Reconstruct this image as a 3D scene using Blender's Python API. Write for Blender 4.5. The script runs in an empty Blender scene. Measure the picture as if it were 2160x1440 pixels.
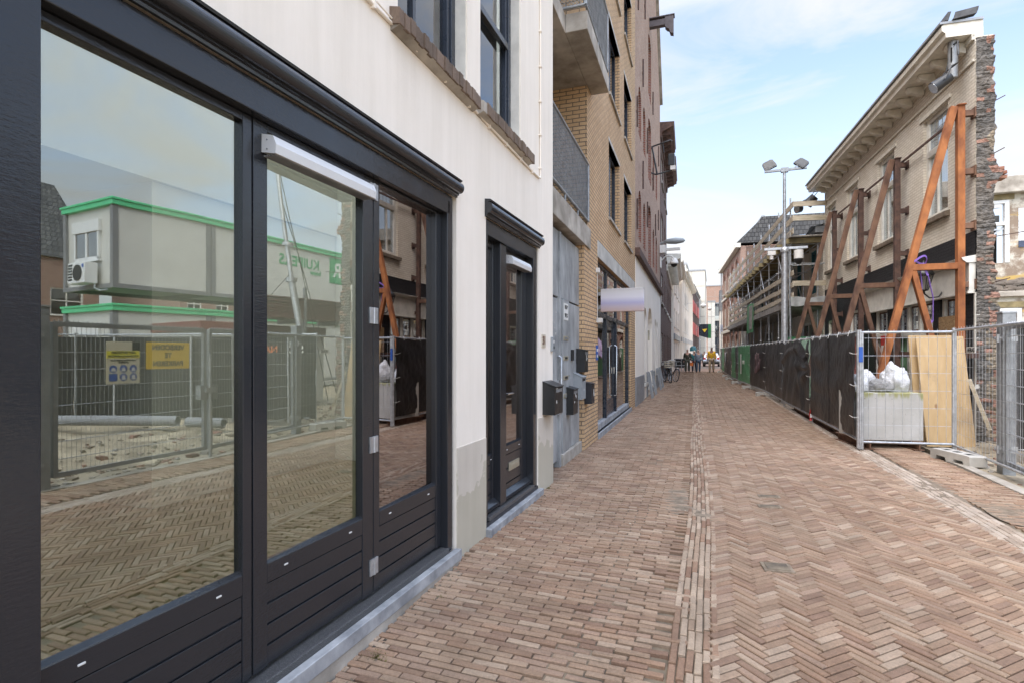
import bpy, math, random
from mathutils import Vector, Matrix, noise
R = math.radians
random.seed(7)
sc = bpy.context.scene
col = sc.collection
# ---------------------------------------------------------------- camera, sky, sun, exposure
cd = bpy.data.cameras.new('camera'); cam = bpy.data.objects.new('camera', cd); col.objects.link(cam)
cam.location = (0, 0, 1.5); cam.rotation_euler = (R(90), 0, math.atan(425/1150))
cd.sensor_width = 36; cd.lens = 36*1150/2160; cd.shift_y = 27/2160
cd.clip_start = 0.05; cd.clip_end = 2000
sc.camera = cam
SUN_EL, SUN_AZ = R(56), R(212)          # azimuth clockwise from +Y (the street's direction)
w = bpy.data.worlds.new('World'); sc.world = w; w.use_nodes = True
nt = w.node_tree; nt.nodes.clear()
def wn(t, **k):
    n = nt.nodes.new(t)
    for a, b in k.items():
        setattr(n, a, b)
    return n
wl = nt.links.new
sky = wn('ShaderNodeTexSky', sky_type='NISHITA', sun_disc=False, sun_elevation=SUN_EL, sun_rotation=SUN_AZ, air_density=1.0, dust_density=1.2, ozone_density=1.5)
tc = wn('ShaderNodeTexCoord'); mp = wn('ShaderNodeMapping')
mp.inputs['Rotation'].default_value = (0, 0, R(35)); mp.inputs['Scale'].default_value = (1.2, 3.2, 5.0)
nz = wn('ShaderNodeTexNoise'); nz.inputs['Scale'].default_value = 1.7; nz.inputs['Detail'].default_value = 9; nz.inputs['Roughness'].default_value = .58; nz.inputs['Distortion'].default_value = .5
rp = wn('ShaderNodeValToRGB'); rp.color_ramp.elements[0].position = .42; rp.color_ramp.elements[1].position = .63
rp.color_ramp.elements[0].color = (.20, .20, .20, 1); rp.color_ramp.elements[1].color = (.93, .93, .93, 1)
sx = wn('ShaderNodeSeparateXYZ'); hz = wn('ShaderNodeMapRange'); hz.inputs[1].default_value = .0; hz.inputs[2].default_value = .42; hz.inputs[3].default_value = .92; hz.inputs[4].default_value = 0.0
mx = wn('ShaderNodeMix', data_type='FLOAT'); mx.inputs[3].default_value = 1.0
mix = wn('ShaderNodeMix', data_type='RGBA'); mix.inputs[7].default_value = (2.58, 2.58, 2.60, 1)
sat = wn('ShaderNodeMix', data_type='RGBA'); sat.inputs[0].default_value = .0
bg = wn('ShaderNodeBackground'); bg.inputs[1].default_value = .13
out = wn('ShaderNodeOutputWorld')
wl(tc.outputs['Generated'], mp.inputs[0]); wl(mp.outputs[0], nz.inputs['Vector']); wl(nz.outputs[0], rp.inputs[0])
wl(tc.outputs['Generated'], sx.inputs[0]); wl(sx.outputs[2], hz.inputs[0])
wl(hz.outputs[0], mx.inputs[0]); wl(rp.outputs[0], mx.inputs[2])
wl(mx.outputs[0], mix.inputs[0]); wl(sky.outputs[0], mix.inputs[6]); # the overcast is brighter overhead and behind the camera, around the veiled sun
def wmath(op, a, b):
    n = wn('ShaderNodeMath', operation=op)
    for i, v in enumerate((a, b)):
        if isinstance(v, (int, float)): n.inputs[i].default_value = v
        else: wl(v, n.inputs[i])
    return n.outputs[0]
def wrange(v, a, b, c, d):
    n = wn('ShaderNodeMapRange', interpolation_type='SMOOTHSTEP'); wl(v, n.inputs[0])
    for i, q in enumerate((a, b, c, d)): n.inputs[i+1].default_value = q
    return n.outputs[0]
glow = wmath('ADD', wrange(sx.outputs[2], .48, .95, 1.0, 3.0), wrange(wmath('MULTIPLY', sx.outputs[1], -1.0), -.05, .7, 0.0, .75))
gm = wn('ShaderNodeVectorMath', operation='SCALE'); wl(mix.outputs[2], gm.inputs[0]); wl(glow, gm.inputs[3]); wl(gm.outputs[0], bg.inputs[0]); wl(bg.outputs[0], out.inputs[0])
sd = bpy.data.lights.new('sun', 'SUN'); so = bpy.data.objects.new('sun', sd); col.objects.link(so)
sd.energy = 1.5; sd.angle = R(60); sd.color = (1, .93, .83)
dv = Vector((math.sin(SUN_AZ)*math.cos(SUN_EL), math.cos(SUN_AZ)*math.cos(SUN_EL), math.sin(SUN_EL)))
so.rotation_euler = dv.to_track_quat('Z', 'Y').to_euler(); so.location = (20, -10, 30)
vs = sc.view_settings; vs.view_transform = 'Standard'; vs.look = 'None'; vs.gamma = 1; vs.exposure = 1.6
sc.cycles.use_denoising = True
sc.cycles.max_bounces = 8; sc.cycles.transparent_max_bounces = 24; sc.cycles.sample_clamp_indirect = 8
sc.cycles.caustics_reflective = False; sc.cycles.caustics_refractive = False
# ---------------------------------------------------------------- helpers
def root_of(o):
    while o.parent: o = o.parent
    return o
class MB:
    def __init__(s): s.v = []; s.f = []; s.m = []; s.s = []; s.c = []; s.cc = None
    def add(s, vs, fs, mi=0, sm=False):
        b = len(s.v); s.v += [tuple(p) for p in vs]
        for f in fs:
            s.f.append([i+b for i in f]); s.m.append(mi); s.s.append(sm); s.c.append(s.cc or (1, 1, 1))
        return s
    def box(s, x0, y0, z0, x1, y1, z1, mi=0):
        if x0 > x1: x0, x1 = x1, x0
        if y0 > y1: y0, y1 = y1, y0
        if z0 > z1: z0, z1 = z1, z0
        return s.add([(x0,y0,z0),(x1,y0,z0),(x1,y1,z0),(x0,y1,z0),(x0,y0,z1),(x1,y0,z1),(x1,y1,z1),(x0,y1,z1)],
                     [(3,2,1,0),(4,5,6,7),(0,1,5,4),(1,2,6,5),(2,3,7,6),(3,0,4,7)], mi)
    def bar(s, p, q, w, h, mi=0, up=(0,0,1), ch=0):
        p = Vector(p); q = Vector(q); d = (q-p).normalized(); u = Vector(up)
        if abs(d.dot(u)) > .98: u = Vector((1,0,0))
        a = d.cross(u).normalized(); b = a.cross(d).normalized()
        pts = [(-w/2,-h/2),(w/2,-h/2),(w/2,h/2),(-w/2,h/2)]
        vs = [e+a*i+b*j for e in (p,q) for i,j in pts]
        return s.add(vs, [(3,2,1,0),(4,5,6,7),(0,1,5,4),(1,2,6,5),(2,3,7,6),(3,0,4,7)], mi)
    def tube(s, p, q, r, n=8, r2=None, mi=0, cap=True):
        p = Vector(p); q = Vector(q); d = (q-p).normalized(); u = Vector((0,0,1)) if abs(d.z) < .95 else Vector((1,0,0))
        a = d.cross(u).normalized(); b = a.cross(d); r2 = r if r2 is None else r2
        vs = []
        for e, rr in ((p,r),(q,r2)):
            vs += [e+(a*math.cos(2*math.pi*i/n)+b*math.sin(2*math.pi*i/n))*rr for i in range(n)]
        s.add(vs, [(i,(i+1)%n,n+(i+1)%n,n+i) for i in range(n)], mi, n > 5)
        if cap: s.add(vs, [tuple(range(n-1,-1,-1)), tuple(range(n,2*n))], mi)
        return s
    def pipe(s, pts, r, n=6, mi=0):
        pts = [Vector(p) for p in pts]; vs = []; L = len(pts); a = None
        for k, p in enumerate(pts):
            d = (pts[min(k+1,L-1)]-pts[max(k-1,0)]).normalized()
            if a is None:
                u = Vector((0,0,1)) if abs(d.z) < .95 else Vector((1,0,0)); a = d.cross(u).normalized()
            a = (a-d*a.dot(d)).normalized(); b = d.cross(a)
            rr = r[k] if isinstance(r, (list,tuple)) else r
            vs += [p+(a*math.cos(2*math.pi*i/n)+b*math.sin(2*math.pi*i/n))*rr for i in range(n)]
        fs = [(k*n+i,k*n+(i+1)%n,(k+1)*n+(i+1)%n,(k+1)*n+i) for k in range(L-1) for i in range(n)]
        s.add(vs, fs, mi, True); s.add(vs, [tuple(range(n-1,-1,-1)), tuple(range((L-1)*n, L*n))], mi); return s
    def prism(s, poly, vec, mi=0, sm=False):
        n = len(poly); V = Vector(vec); vs = [Vector(p) for p in poly]; vs = vs+[p+V for p in vs]
        s.add(vs, [tuple(range(n-1,-1,-1)), tuple(range(n,2*n))], mi)
        return s.add(vs, [(i,(i+1)%n,n+(i+1)%n,n+i) for i in range(n)], mi, sm)
    def lathe(s, prof, c, n=16, mi=0, axis='z'):
        vs = []
        for r, h in prof:
            for i in range(n):
                t = 2*math.pi*i/n; a, b = r*math.cos(t), r*math.sin(t)
                vs.append({'z':(c[0]+a,c[1]+b,c[2]+h),'y':(c[0]+a,c[1]+h,c[2]+b),'x':(c[0]+h,c[1]+a,c[2]+b)}[axis])
        k = len(prof)
        return s.add(vs, [(j*n+i,j*n+(i+1)%n,(j+1)*n+(i+1)%n,(j+1)*n+i) for j in range(k-1) for i in range(n)], mi, True)
    def grid(s, nu, nv, fn, mi=0, sm=True):
        vs = [fn(i/nu, j/nv) for j in range(nv+1) for i in range(nu+1)]
        return s.add(vs, [(j*(nu+1)+i,j*(nu+1)+i+1,(j+1)*(nu+1)+i+1,(j+1)*(nu+1)+i) for j in range(nv) for i in range(nu)], mi, sm)
    def slab(s, nu, nv, fn, th, mi=0):
        """a sheet with thickness: fn(u,v)->point, th a vector"""
        T = Vector(th); s.grid(nu, nv, fn, mi); s.grid(nu, nv, lambda u,v: Vector(fn(1-u,v))+T, mi)
        for (f, n) in ((lambda u,v: Vector(fn(u,0))+T*(1-v), nu),(lambda u,v: Vector(fn(u,1))+T*v, nu)):
            s.grid(n, 1, f, mi)
        s.grid(1, nv, lambda u,v: Vector(fn(0,v))+T*(1-u), mi); s.grid(1, nv, lambda u,v: Vector(fn(1,v))+T*u, mi)
        return s
    def wall(s, x0, x1, z0, z1, y, t, ops, mi=0, mr=None, back=True):
        """wall in the XZ plane at depth y (outside is -Y), thickness t, ops=[(xa,xb,za,zb[,rise[,depth]])]; rise>0 makes an arched head"""
        mr = mi if mr is None else mr
        xs = sorted({x0,x1}|{o[0] for o in ops}|{o[1] for o in ops}); zs = sorted({z0,z1}|{o[2] for o in ops}|{o[3] for o in ops})
        xs = [x for x in xs if x0-1e-6 <= x <= x1+1e-6]; zs = [z for z in zs if z0-1e-6 <= z <= z1+1e-6]
        for i in range(len(xs)-1):
            for j in range(len(zs)-1):
                cx, cz = (xs[i]+xs[i+1])/2, (zs[j]+zs[j+1])/2
                if any(o[0] < cx < o[1] and o[2] < cz < o[3] for o in ops): continue
                q = [(xs[i],y,zs[j]),(xs[i+1],y,zs[j]),(xs[i+1],y,zs[j+1]),(xs[i],y,zs[j+1])]
                s.add(q, [(0,1,2,3)], mi)
                if back: s.add([(a,y+t,c) for a,b,c in q], [(3,2,1,0)], mi)
        for o in ops:
            xa,xb,za,zb = o[:4]; rise = o[4] if len(o) > 4 else 0; d = o[5] if len(o) > 5 else t
            P = [(xa,za),(xb,za)]
            if rise:
                N = 12; arc = []
                for k in range(N+1):
                    a = math.pi*k/N; arc.append((xb-(xb-xa)*(1-math.cos(a))/2, zb-rise+rise*math.sin(a)))
                P += arc
                for k in range(N):
                    (ax,az),(bx,bz) = arc[k],arc[k+1]
                    s.add([(ax,y,az),(ax,y,zb),(bx,y,zb),(bx,y,bz)], [(0,1,2,3)], mi)
            else: P += [(xb,zb),(xa,zb)]
            n = len(P)
            for k in range(n):
                (ax,az),(bx,bz) = P[k],P[(k+1)%n]
                if abs(ax-bx)+abs(az-bz) < 1e-6: continue
                s.add([(ax,y,az),(ax,y+d,az),(bx,y+d,bz),(bx,y,bz)], [(0,1,2,3)], mr)
        # outer sides
        for q in ([(x0,y,z0),(x0,y,z1),(x0,y+t,z1),(x0,y+t,z0)],[(x1,y,z0),(x1,y+t,z0),(x1,y+t,z1),(x1,y,z1)],[(x0,y,z1),(x1,y,z1),(x1,y+t,z1),(x0,y+t,z1)]):
            s.add(q, [(0,1,2,3)], mi)
        return s
    def build(s, name, mats, parent=None, world=False, bevel=0, seg=2, sub=0):
        me = bpy.data.meshes.new(name); vs = s.v
        if world and parent is not None:
            M = root_of(parent).matrix_basis.inverted(); vs = [M @ Vector(p) for p in vs]
        me.from_pydata(vs, [], s.f)
        if not isinstance(mats, (list,tuple)): mats = [mats]
        for m in mats: me.materials.append(m)
        me.polygons.foreach_set('material_index', s.m); me.polygons.foreach_set('use_smooth', s.s)
        if s.cc is not None:
            at = me.color_attributes.new('bc', 'FLOAT_COLOR', 'CORNER'); buf = []
            for f, c in zip(s.f, s.c): buf += [c[0],c[1],c[2],1]*len(f)
            at.data.foreach_set('color', buf)
        me.update()
        o = bpy.data.objects.new(name, me); col.objects.link(o)
        if parent: o.parent = parent
        if bevel:
            b = o.modifiers.new('bevel', 'BEVEL'); b.width = bevel; b.segments = seg; b.limit_method = 'ANGLE'; b.angle_limit = R(40)
        if sub:
            b = o.modifiers.new('subdivision', 'SUBSURF'); b.levels = sub; b.render_levels = sub
        return o
    def build_each(s, name, mats, parent=None, bevel=0, seg=2):
        """every loose piece becomes an object of its own"""
        key = [tuple(round(c, 4) for c in p) for p in s.v]; par = {k: k for k in key}
        def find(k):
            while par[k] != k: par[k] = par[par[k]]; k = par[k]
            return k
        for f in s.f:
            r = find(key[f[0]])
            for i in f[1:]: par[find(key[i])] = r
        grp = {}
        for n, f in enumerate(s.f): grp.setdefault(find(key[f[0]]), []).append(n)
        out = []
        for ids in grp.values():
            m = MB(); m.cc = s.cc; mp_ = {}
            for n in ids:
                q = []
                for i in s.f[n]:
                    if i not in mp_: mp_[i] = len(m.v); m.v.append(s.v[i])
                    q.append(mp_[i])
                m.f.append(q); m.m.append(s.m[n]); m.s.append(s.s[n]); m.c.append(s.c[n])
            out.append(m.build(name, mats, parent, bevel=bevel, seg=seg))
        return out
def tag(o, label=None, cat=None, group=None, kind=None):
    for k, v in (('label',label),('category',cat),('group',group),('kind',kind)):
        if v: o[k] = v
    return o
def thing(name, label, cat, loc=(0,0,0), rz=0, group=None):
    o = bpy.data.objects.new(name, None); col.objects.link(o); o.empty_display_size = .2
    o.location = loc; o.rotation_euler = (0,0,rz)
    o.matrix_basis = Matrix.Translation(loc) @ Matrix.Rotation(rz, 4, 'Z')
    return tag(o, label, cat, group)
def copy_tree(o, loc=None, rz=None, label=None, parent=None):
    c = o.copy(); col.objects.link(c)
    if parent is not None: c.parent = parent
    if loc is not None: c.location = loc
    if rz is not None: c.rotation_euler = (0,0,rz)
    if label: c['label'] = label
    for ch in list(o.children): copy_tree(ch, parent=c)
    return c
def text(body, size, mat, parent, M, name='lettering', ext=.0015, align='CENTER', world=True, sx=1, bold=0):
    cu = bpy.data.curves.new(name, 'FONT'); cu.body = body; cu.size = size; cu.extrude = ext; cu.align_x = align; cu.align_y = 'CENTER'; cu.offset = bold or size*.018
    tmp = bpy.data.objects.new('tmp', cu); col.objects.link(tmp); bpy.context.view_layer.update()
    me = bpy.data.meshes.new_from_object(tmp.evaluated_get(bpy.context.evaluated_depsgraph_get())); bpy.data.objects.remove(tmp)
    me.materials.clear(); me.materials.append(mat); me.name = name; o = bpy.data.objects.new(name, me); col.objects.link(o)
    if parent: o.parent = parent
    if world and parent: M = root_of(parent).matrix_basis.inverted() @ M
    o.matrix_basis = M @ Matrix.Diagonal((sx,1,1,1)); return o
def face_to(p, nrm, right=None):
    """matrix putting text at p, reading side facing nrm"""
    z = Vector(nrm).normalized(); x = Vector((0,0,1)).cross(z).normalized() if right is None else Vector(right).normalized(); y = z.cross(x)
    return Matrix(((x.x,y.x,z.x,p[0]),(x.y,y.y,z.y,p[1]),(x.z,y.z,z.z,p[2]),(0,0,0,1)))
def cx(y): return -0.031*max(0, y-5)          # the street bends gently to the left
def gz(y): return 0.0042*max(0, y-12) - (.045*(3.4-y) if y < 3.4 else 0)
# ---------------------------------------------------------------- materials
def newmat(name):
    m = bpy.data.materials.new(name); m.use_nodes = True; n = m.node_tree; b = n.nodes['Principled BSDF']
    return m, n, b
def N(n, t, ins=None, **k):
    o = n.nodes.new(t)
    for a, v in k.items(): setattr(o, a, v)
    for a, v in (ins or {}).items():
        if hasattr(v, 'links') or isinstance(v, bpy.types.NodeSocket): n.links.new(v, o.inputs[a])
        else: o.inputs[a].default_value = v
    return o
def C4(c): return (c[0],c[1],c[2],1)
def obj_coord(n, scale=(1,1,1)):
    t = N(n, 'ShaderNodeTexCoord'); return N(n, 'ShaderNodeMapping', {'Vector': t.outputs['Object'], 'Scale': scale}).outputs[0]
def noisef(n, vec, scale, detail=5, rough=.55, dist=0): return N(n, 'ShaderNodeTexNoise', {'Vector': vec, 'Scale': scale, 'Detail': detail, 'Roughness': rough, 'Distortion': dist}).outputs[0]
def ramp(n, f, a, b, c0=(0,0,0), c1=(1,1,1)):
    r = N(n, 'ShaderNodeValToRGB', {'Fac': f}); e = r.color_ramp.elements; e[0].position = a; e[1].position = b; e[0].color = C4(c0); e[1].color = C4(c1); return r.outputs[0]
def mixc(n, f, a, b, bt='MIX'):
    m = N(n, 'ShaderNodeMix', data_type='RGBA', blend_type=bt)
    for i, v in ((0,f),(6,a),(7,b)):
        if isinstance(v, bpy.types.NodeSocket): n.links.new(v, m.inputs[i])
        else: m.inputs[i].default_value = v if i == 0 else C4(v)
    return m.outputs[2]
def bump(n, b, h, strength=.3, dist=.01, nrm=None):
    ins = {'Height': h, 'Strength': strength, 'Distance': dist}
    if nrm is not None: ins['Normal'] = nrm
    o = N(n, 'ShaderNodeBump', ins); n.links.new(o.outputs[0], b.inputs['Normal']); return o.outputs[0]
def simple(name, c, rough=.6, metal=0, var=.15, scale=4, bmp=0, bscale=60, stretch=(1,1,1), c2=None, lo=.35, hi=.68, bdist=.004, spec=.5, rvar=.1):
    m, n, b = newmat(name); v = obj_coord(n, stretch)
    f = ramp(n, noisef(n, v, scale, 7, .6), lo, hi)
    a = [x*(1-var) for x in c]; e = c2 or [min(1,x*(1+var)) for x in c]
    n.links.new(mixc(n, f, a, e), b.inputs['Base Color'])
    b.inputs['Metallic'].default_value = metal; b.inputs['Specular IOR Level'].default_value = spec
    rr = N(n, 'ShaderNodeMapRange', {0: noisef(n, v, scale*2.7), 1: .3, 2: .7, 3: max(.02,rough-rvar), 4: min(1,rough+rvar)}); n.links.new(rr.outputs[0], b.inputs['Roughness'])
    if bmp: bump(n, b, noisef(n, v, bscale, 4), bmp, bdist)
    return m
def brick(name, c1, c2, mortar, bw=.21, bh=.0625, ms=.010, bmp=.6, stain=(.8,.8,.8), sfac=.5, rough=.85, off=.5, var=.35, bdist=.006, horiz=False, squash=None):
    m, n, b = newmat(name); t = N(n, 'ShaderNodeTexCoord'); s = N(n, 'ShaderNodeSeparateXYZ', {0: t.outputs['Object']})
    ad = N(n, 'ShaderNodeMath', {0: s.outputs[0], 1: s.outputs[1]}, operation='ADD')
    cb = N(n, 'ShaderNodeCombineXYZ', {0: ad.outputs[0], 1: s.outputs[2]})
    wob = N(n, 'ShaderNodeVectorMath', {0: cb.outputs[0], 1: N(n, 'ShaderNodeVectorMath', {0: N(n, 'ShaderNodeTexNoise', {'Vector': t.outputs['Object'], 'Scale': 9.0}).outputs[1], 3: .008}, operation='SCALE').outputs[0]}, operation='ADD')
    k = N(n, 'ShaderNodeTexBrick', {'Vector': wob.outputs[0], 'Color1': C4(c1), 'Color2': C4(c2), 'Mortar': C4(mortar), 'Scale': 1.0, 'Mortar Size': ms, 'Mortar Smooth': .25, 'Brick Width': bw, 'Row Height': bh, 'Bias': 0.0})
    k.offset = off
    ns = noisef(n, t.outputs['Object'], 1.3, 8, .65)
    g = ramp(n, ns, .3, .7, stain, (1.08,1.08,1.08)); c = mixc(n, sfac, k.outputs[0], mixc(n, 1.0, k.outputs[0], g, 'MULTIPLY'))
    fine = ramp(n, noisef(n, t.outputs['Object'], 38, 4, .7), .3, .7, (1-var,)*3, (1+var*.6,)*3)
    n.links.new(mixc(n, 1.0, c, fine, 'MULTIPLY'), b.inputs['Base Color'])
    b.inputs['Roughness'].default_value = rough; b.inputs['Specular IOR Level'].default_value = .3
    inv = N(n, 'ShaderNodeMath', {0: 1.0, 1: k.outputs[1]}, operation='SUBTRACT')
    hh = N(n, 'ShaderNodeMath', {0: inv.outputs[0], 1: N(n, 'ShaderNodeMath', {0: noisef(n, t.outputs['Object'], 55, 3), 1: .5}, operation='MULTIPLY').outputs[0]}, operation='ADD')
    bump(n, b, hh.outputs[0], bmp, bdist); return m
def paving_mat(name, rough=.8):
    m, n, b = newmat(name); a = N(n, 'ShaderNodeAttribute', attribute_name='bc'); t = N(n, 'ShaderNodeTexCoord')
    f = ramp(n, noisef(n, t.outputs['Object'], 70, 5, .7), .3, .72, (.74,)*3, (1.2,)*3)
    c = mixc(n, 1.0, a.outputs[0], f, 'MULTIPLY')
    g = ramp(n, noisef(n, t.outputs['Object'], 1.1, 6, .6), .42, .72); d = mixc(n, .35, c, (.27,.205,.145)); c = mixc(n, g, c, d)
    sp = ramp(n, noisef(n, t.outputs['Object'], 160, 2, .5), .66, .74); c = mixc(n, sp, c, (.30,.24,.18))
    gr = ramp(n, noisef(n, t.outputs['Object'], 2.6, 7, .7), .32, .58, (.74,.73,.72), (1.04,1.04,1.04)); c = mixc(n, 1.0, c, gr, 'MULTIPLY'); gum = N(n, 'ShaderNodeTexVoronoi', {'Vector': t.outputs['Object'], 'Scale': 3.3}); c = mixc(n, ramp(n, gum.outputs[0], .035, .05, (.55,)*3, (0,)*3), c, (.10,.09,.08))
    n.links.new(c, b.inputs['Base Color']); b.inputs['Roughness'].default_value = rough; b.inputs['Specular IOR Level'].default_value = .35
    bump(n, b, noisef(n, t.outputs['Object'], 140, 3, .7), .35, .003); return m
def glass(name, refl=.4, tint=(.8,.87,.82), wav=.0, rough=0.0, gtint=(1,1,1)):
    m, n, b = newmat(name); n.nodes.remove(b); o = n.nodes['Material Output']
    tr = N(n, 'ShaderNodeBsdfTransparent', {'Color': C4(tint)}); gl = N(n, 'ShaderNodeBsdfGlossy', {'Roughness': rough, 'Color': C4(gtint)})
    fr = N(n, 'ShaderNodeFresnel', {'IOR': 1.5}); mr = N(n, 'ShaderNodeMapRange', {0: fr.outputs[0], 1: .04, 2: 1.0, 3: refl, 4: 1.0})
    ge = N(n, 'ShaderNodeNewGeometry'); fb = N(n, 'ShaderNodeMath', {0: 1.0, 1: ge.outputs['Backfacing']}, operation='SUBTRACT'); fm_ = N(n, 'ShaderNodeMath', {0: mr.outputs[0], 1: fb.outputs[0]}, operation='MULTIPLY')
    mxs = N(n, 'ShaderNodeMixShader', {0: fm_.outputs[0], 1: tr.outputs[0], 2: gl.outputs[0]}); n.links.new(mxs.outputs[0], o.inputs[0])
    if wav:
        v = obj_coord(n); bp = N(n, 'ShaderNodeBump', {'Height': noisef(n, v, 1.6, 1, .4), 'Strength': wav, 'Distance': .02}); n.links.new(bp.outputs[0], gl.inputs['Normal']); n.links.new(bp.outputs[0], fr.inputs['Normal'])
    return m
M = {}
def stucco(name, c, stain, bmp=.25, moss=False):
    m, n, b = newmat(name); t = N(n, 'ShaderNodeTexCoord'); v = t.outputs['Object']
    f = ramp(n, noisef(n, v, .9, 8, .62), .38, .75); k = mixc(n, f, c, stain)
    f2 = ramp(n, noisef(n, v, 26, 6, .7), .62, .8); k = mixc(n, f2, k, [x*.93 for x in c]); t2 = N(n, 'ShaderNodeMapping', {'Vector': v, 'Scale': (5,5,.35)}); k = mixc(n, 1.0, k, ramp(n, noisef(n, t2.outputs[0], 1.5, 7, .65), .30, .62, (.925,.92,.905), (1.01,1.01,1.01)), 'MULTIPLY'); k = mixc(n, ramp(n, noisef(n, v, 2.3, 9, .75), .66, .74), k, [x*.88 for x in stain])
    if moss:
        s = N(n, 'ShaderNodeSeparateXYZ', {0: v}); a = N(n, 'ShaderNodeMath', {0: s.outputs[2], 1: noisef(n, v, 3.5, 5)}, operation='SUBTRACT')
        k = mixc(n, ramp(n, a.outputs[0], -.56, -.42, (.35,)*3, (0,)*3), k, (.27,.25,.14))
    n.links.new(k, b.inputs['Base Color']); b.inputs['Roughness'].default_value = .88; b.inputs['Specular IOR Level'].default_value = .25
    h = N(n, 'ShaderNodeMath', {0: noisef(n, v, 4, 3), 1: N(n, 'ShaderNodeMath', {0: noisef(n, v, 120, 4, .6), 1: .28}, operation='MULTIPLY').outputs[0]}, operation='ADD')
    bump(n, b, h.outputs[0], bmp, .02); return m
M['white'] = stucco('white_stucco', (.90,.825,.725), (.84,.765,.665))
M['plinth'] = stucco('plinth_stucco', (.64,.575,.49), (.54,.485,.41), .3, True)
def blackpaint():
    m, n, b = newmat('black_gloss_paint'); v = obj_coord(n, (1,1,1))
    b.inputs['Base Color'].default_value = (.021,.023,.027,1); b.inputs['Specular IOR Level'].default_value = .6
    rr = N(n, 'ShaderNodeMapRange', {0: noisef(n, v, 7, 5), 1: .3, 2: .7, 3: .10, 4: .26}); n.links.new(rr.outputs[0], b.inputs['Roughness'])
    v2 = obj_coord(n, (14,60,60)); v3 = obj_coord(n, (60,60,9))
    h = N(n, 'ShaderNodeMath', {0: noisef(n, v2, 2.2, 3), 1: noisef(n, v, 34, 4, .65)}, operation='ADD')
    bump(n, b, h.outputs[0], .28, .0028); return m
M['black'] = blackpaint()
M['blackmat'] = simple('black_satin', (.022,.022,.026), .42, bmp=.12, bscale=90)
M['bluestone'] = simple('blue_stone', (.29,.30,.315), .6, scale=6, var=.3, bmp=.2, bscale=90, c2=(.42,.425,.43))
M['granite'] = simple('dark_granite', (.06,.06,.062), .38, scale=240, var=.3, c2=(.17,.17,.17), lo=.45, hi=.72)
M['concrete'] = simple('concrete', (.46,.44,.40), .85, scale=2.6, var=.22, bmp=.3, bscale=60)
M['concrete_old'] = simple('weathered_concrete', (.32,.28,.23), .9, scale=2.2, var=.3, bmp=.45, bscale=40, c2=(.52,.475,.41))
M['galv'] = simple('galvanised_steel', (.50,.51,.52), .42, metal=.75, scale=14, var=.22, bmp=.05, bscale=100)
M['galvd'] = simple('dull_galvanised_steel', (.30,.31,.315), .5, metal=.5, scale=9, var=.25, bmp=.08)
M['steelpanel'] = simple('worn_steel_panel', (.29,.30,.30), .5, metal=.1, scale=3.2, var=.2, c2=(.43,.445,.445), bmp=.08, bscale=12, stretch=(1.6,1.6,.8))
M['alu'] = simple('white_aluminium', (.70,.70,.69), .35, metal=.1, var=.04)
M['cream'] = simple('cream_paint', (.66,.62,.53), .55, scale=6, var=.14, bmp=.15, bscale=60)
M['creamw'] = simple('pale_paint', (.64,.615,.55), .5, scale=5, var=.14, bmp=.1)
M['ybrick'] = brick('yellow_brick', (.66,.45,.265), (.585,.385,.215), (.21,.16,.115), .215, .0655, .009, .55, (.72,.68,.62), .6, var=.16)
M['ware'] = brick('aged_brown_brick', (.50,.325,.235), (.36,.215,.15), (.42,.345,.285), .20, .058, .010, .7, (.75,.72,.7), .7, var=.5)
M['warer'] = brick('red_brick_reveal', (.30,.10,.06), (.22,.075,.05), (.34,.29,.25), .20, .062, .011, .6, var=.3)
M['dbrick'] = brick('dark_brown_brick', (.115,.058,.045), (.085,.042,.035), (.20,.17,.15), .21, .062, .010, .5, var=.3)
M['rbrick'] = brick('red_brown_brick', (.33,.185,.125), (.25,.13,.09), (.36,.31,.27), .21, .062, .010, .5, var=.3)
M['cbrick'] = brick('cream_painted_brick', (.74,.69,.605), (.67,.62,.535), (.54,.485,.41), .20, .058, .008, 1.0, (.80,.75,.66), .7, rough=.75, var=.10, bdist=.010)
M['kbrick'] = brick('black_painted_brick', (.017,.017,.019), (.025,.025,.027), (.010,.010,.011), .20, .058, .010, 1.0, (.7,.7,.7), .5, rough=.5, var=.3, bdist=.010)
M['rust'] = simple('orange_rust', (.24,.075,.024), .82, scale=5, var=.3, bmp=.35, bscale=120, c2=(.40,.148,.045), stretch=(1,1,.5))
M['rustd'] = simple('brown_rust', (.115,.058,.038), .8, scale=5, var=.3, bmp=.35, bscale=120, c2=(.21,.115,.07), stretch=(1,1,.5))
M['rustv'] = simple('dark_rust', (.075,.042,.034), .75, scale=8, var=.3, bmp=.3, bscale=120, c2=(.13,.07,.05))
def tarpmat(name, c, c2, rough=.42):
    m, n, b = newmat(name); v = obj_coord(n); k = mixc(n, ramp(n, noisef(n, v, 2.2, 6, .6), .35, .7), c, c2); n.links.new(k, b.inputs['Base Color'])
    b.inputs['Roughness'].default_value = rough; b.inputs['Specular IOR Level'].default_value = .32
    s1 = N(n, 'ShaderNodeTexWave', {'Vector': obj_coord(n, (1,1,1)), 'Scale': 22.0, 'Distortion': 1.0}, bands_direction='Z'); h = N(n, 'ShaderNodeMath', {0: N(n,'ShaderNodeMath',{0:s1.outputs[1],1:.06},operation='MULTIPLY').outputs[0], 1: noisef(n, obj_coord(n, (4,4,2.4)), 2.2, 5, .6)}, operation='ADD')
    bump(n, b, h.outputs[0], .5, .03); return m
M['tarp'] = tarpmat('black_tarpaulin', (.008,.0073,.007), (.020,.017,.0155), .36)
M['tarpg'] = tarpmat('green_tarpaulin', (.10,.30,.14), (.14,.37,.19), .5)
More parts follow.
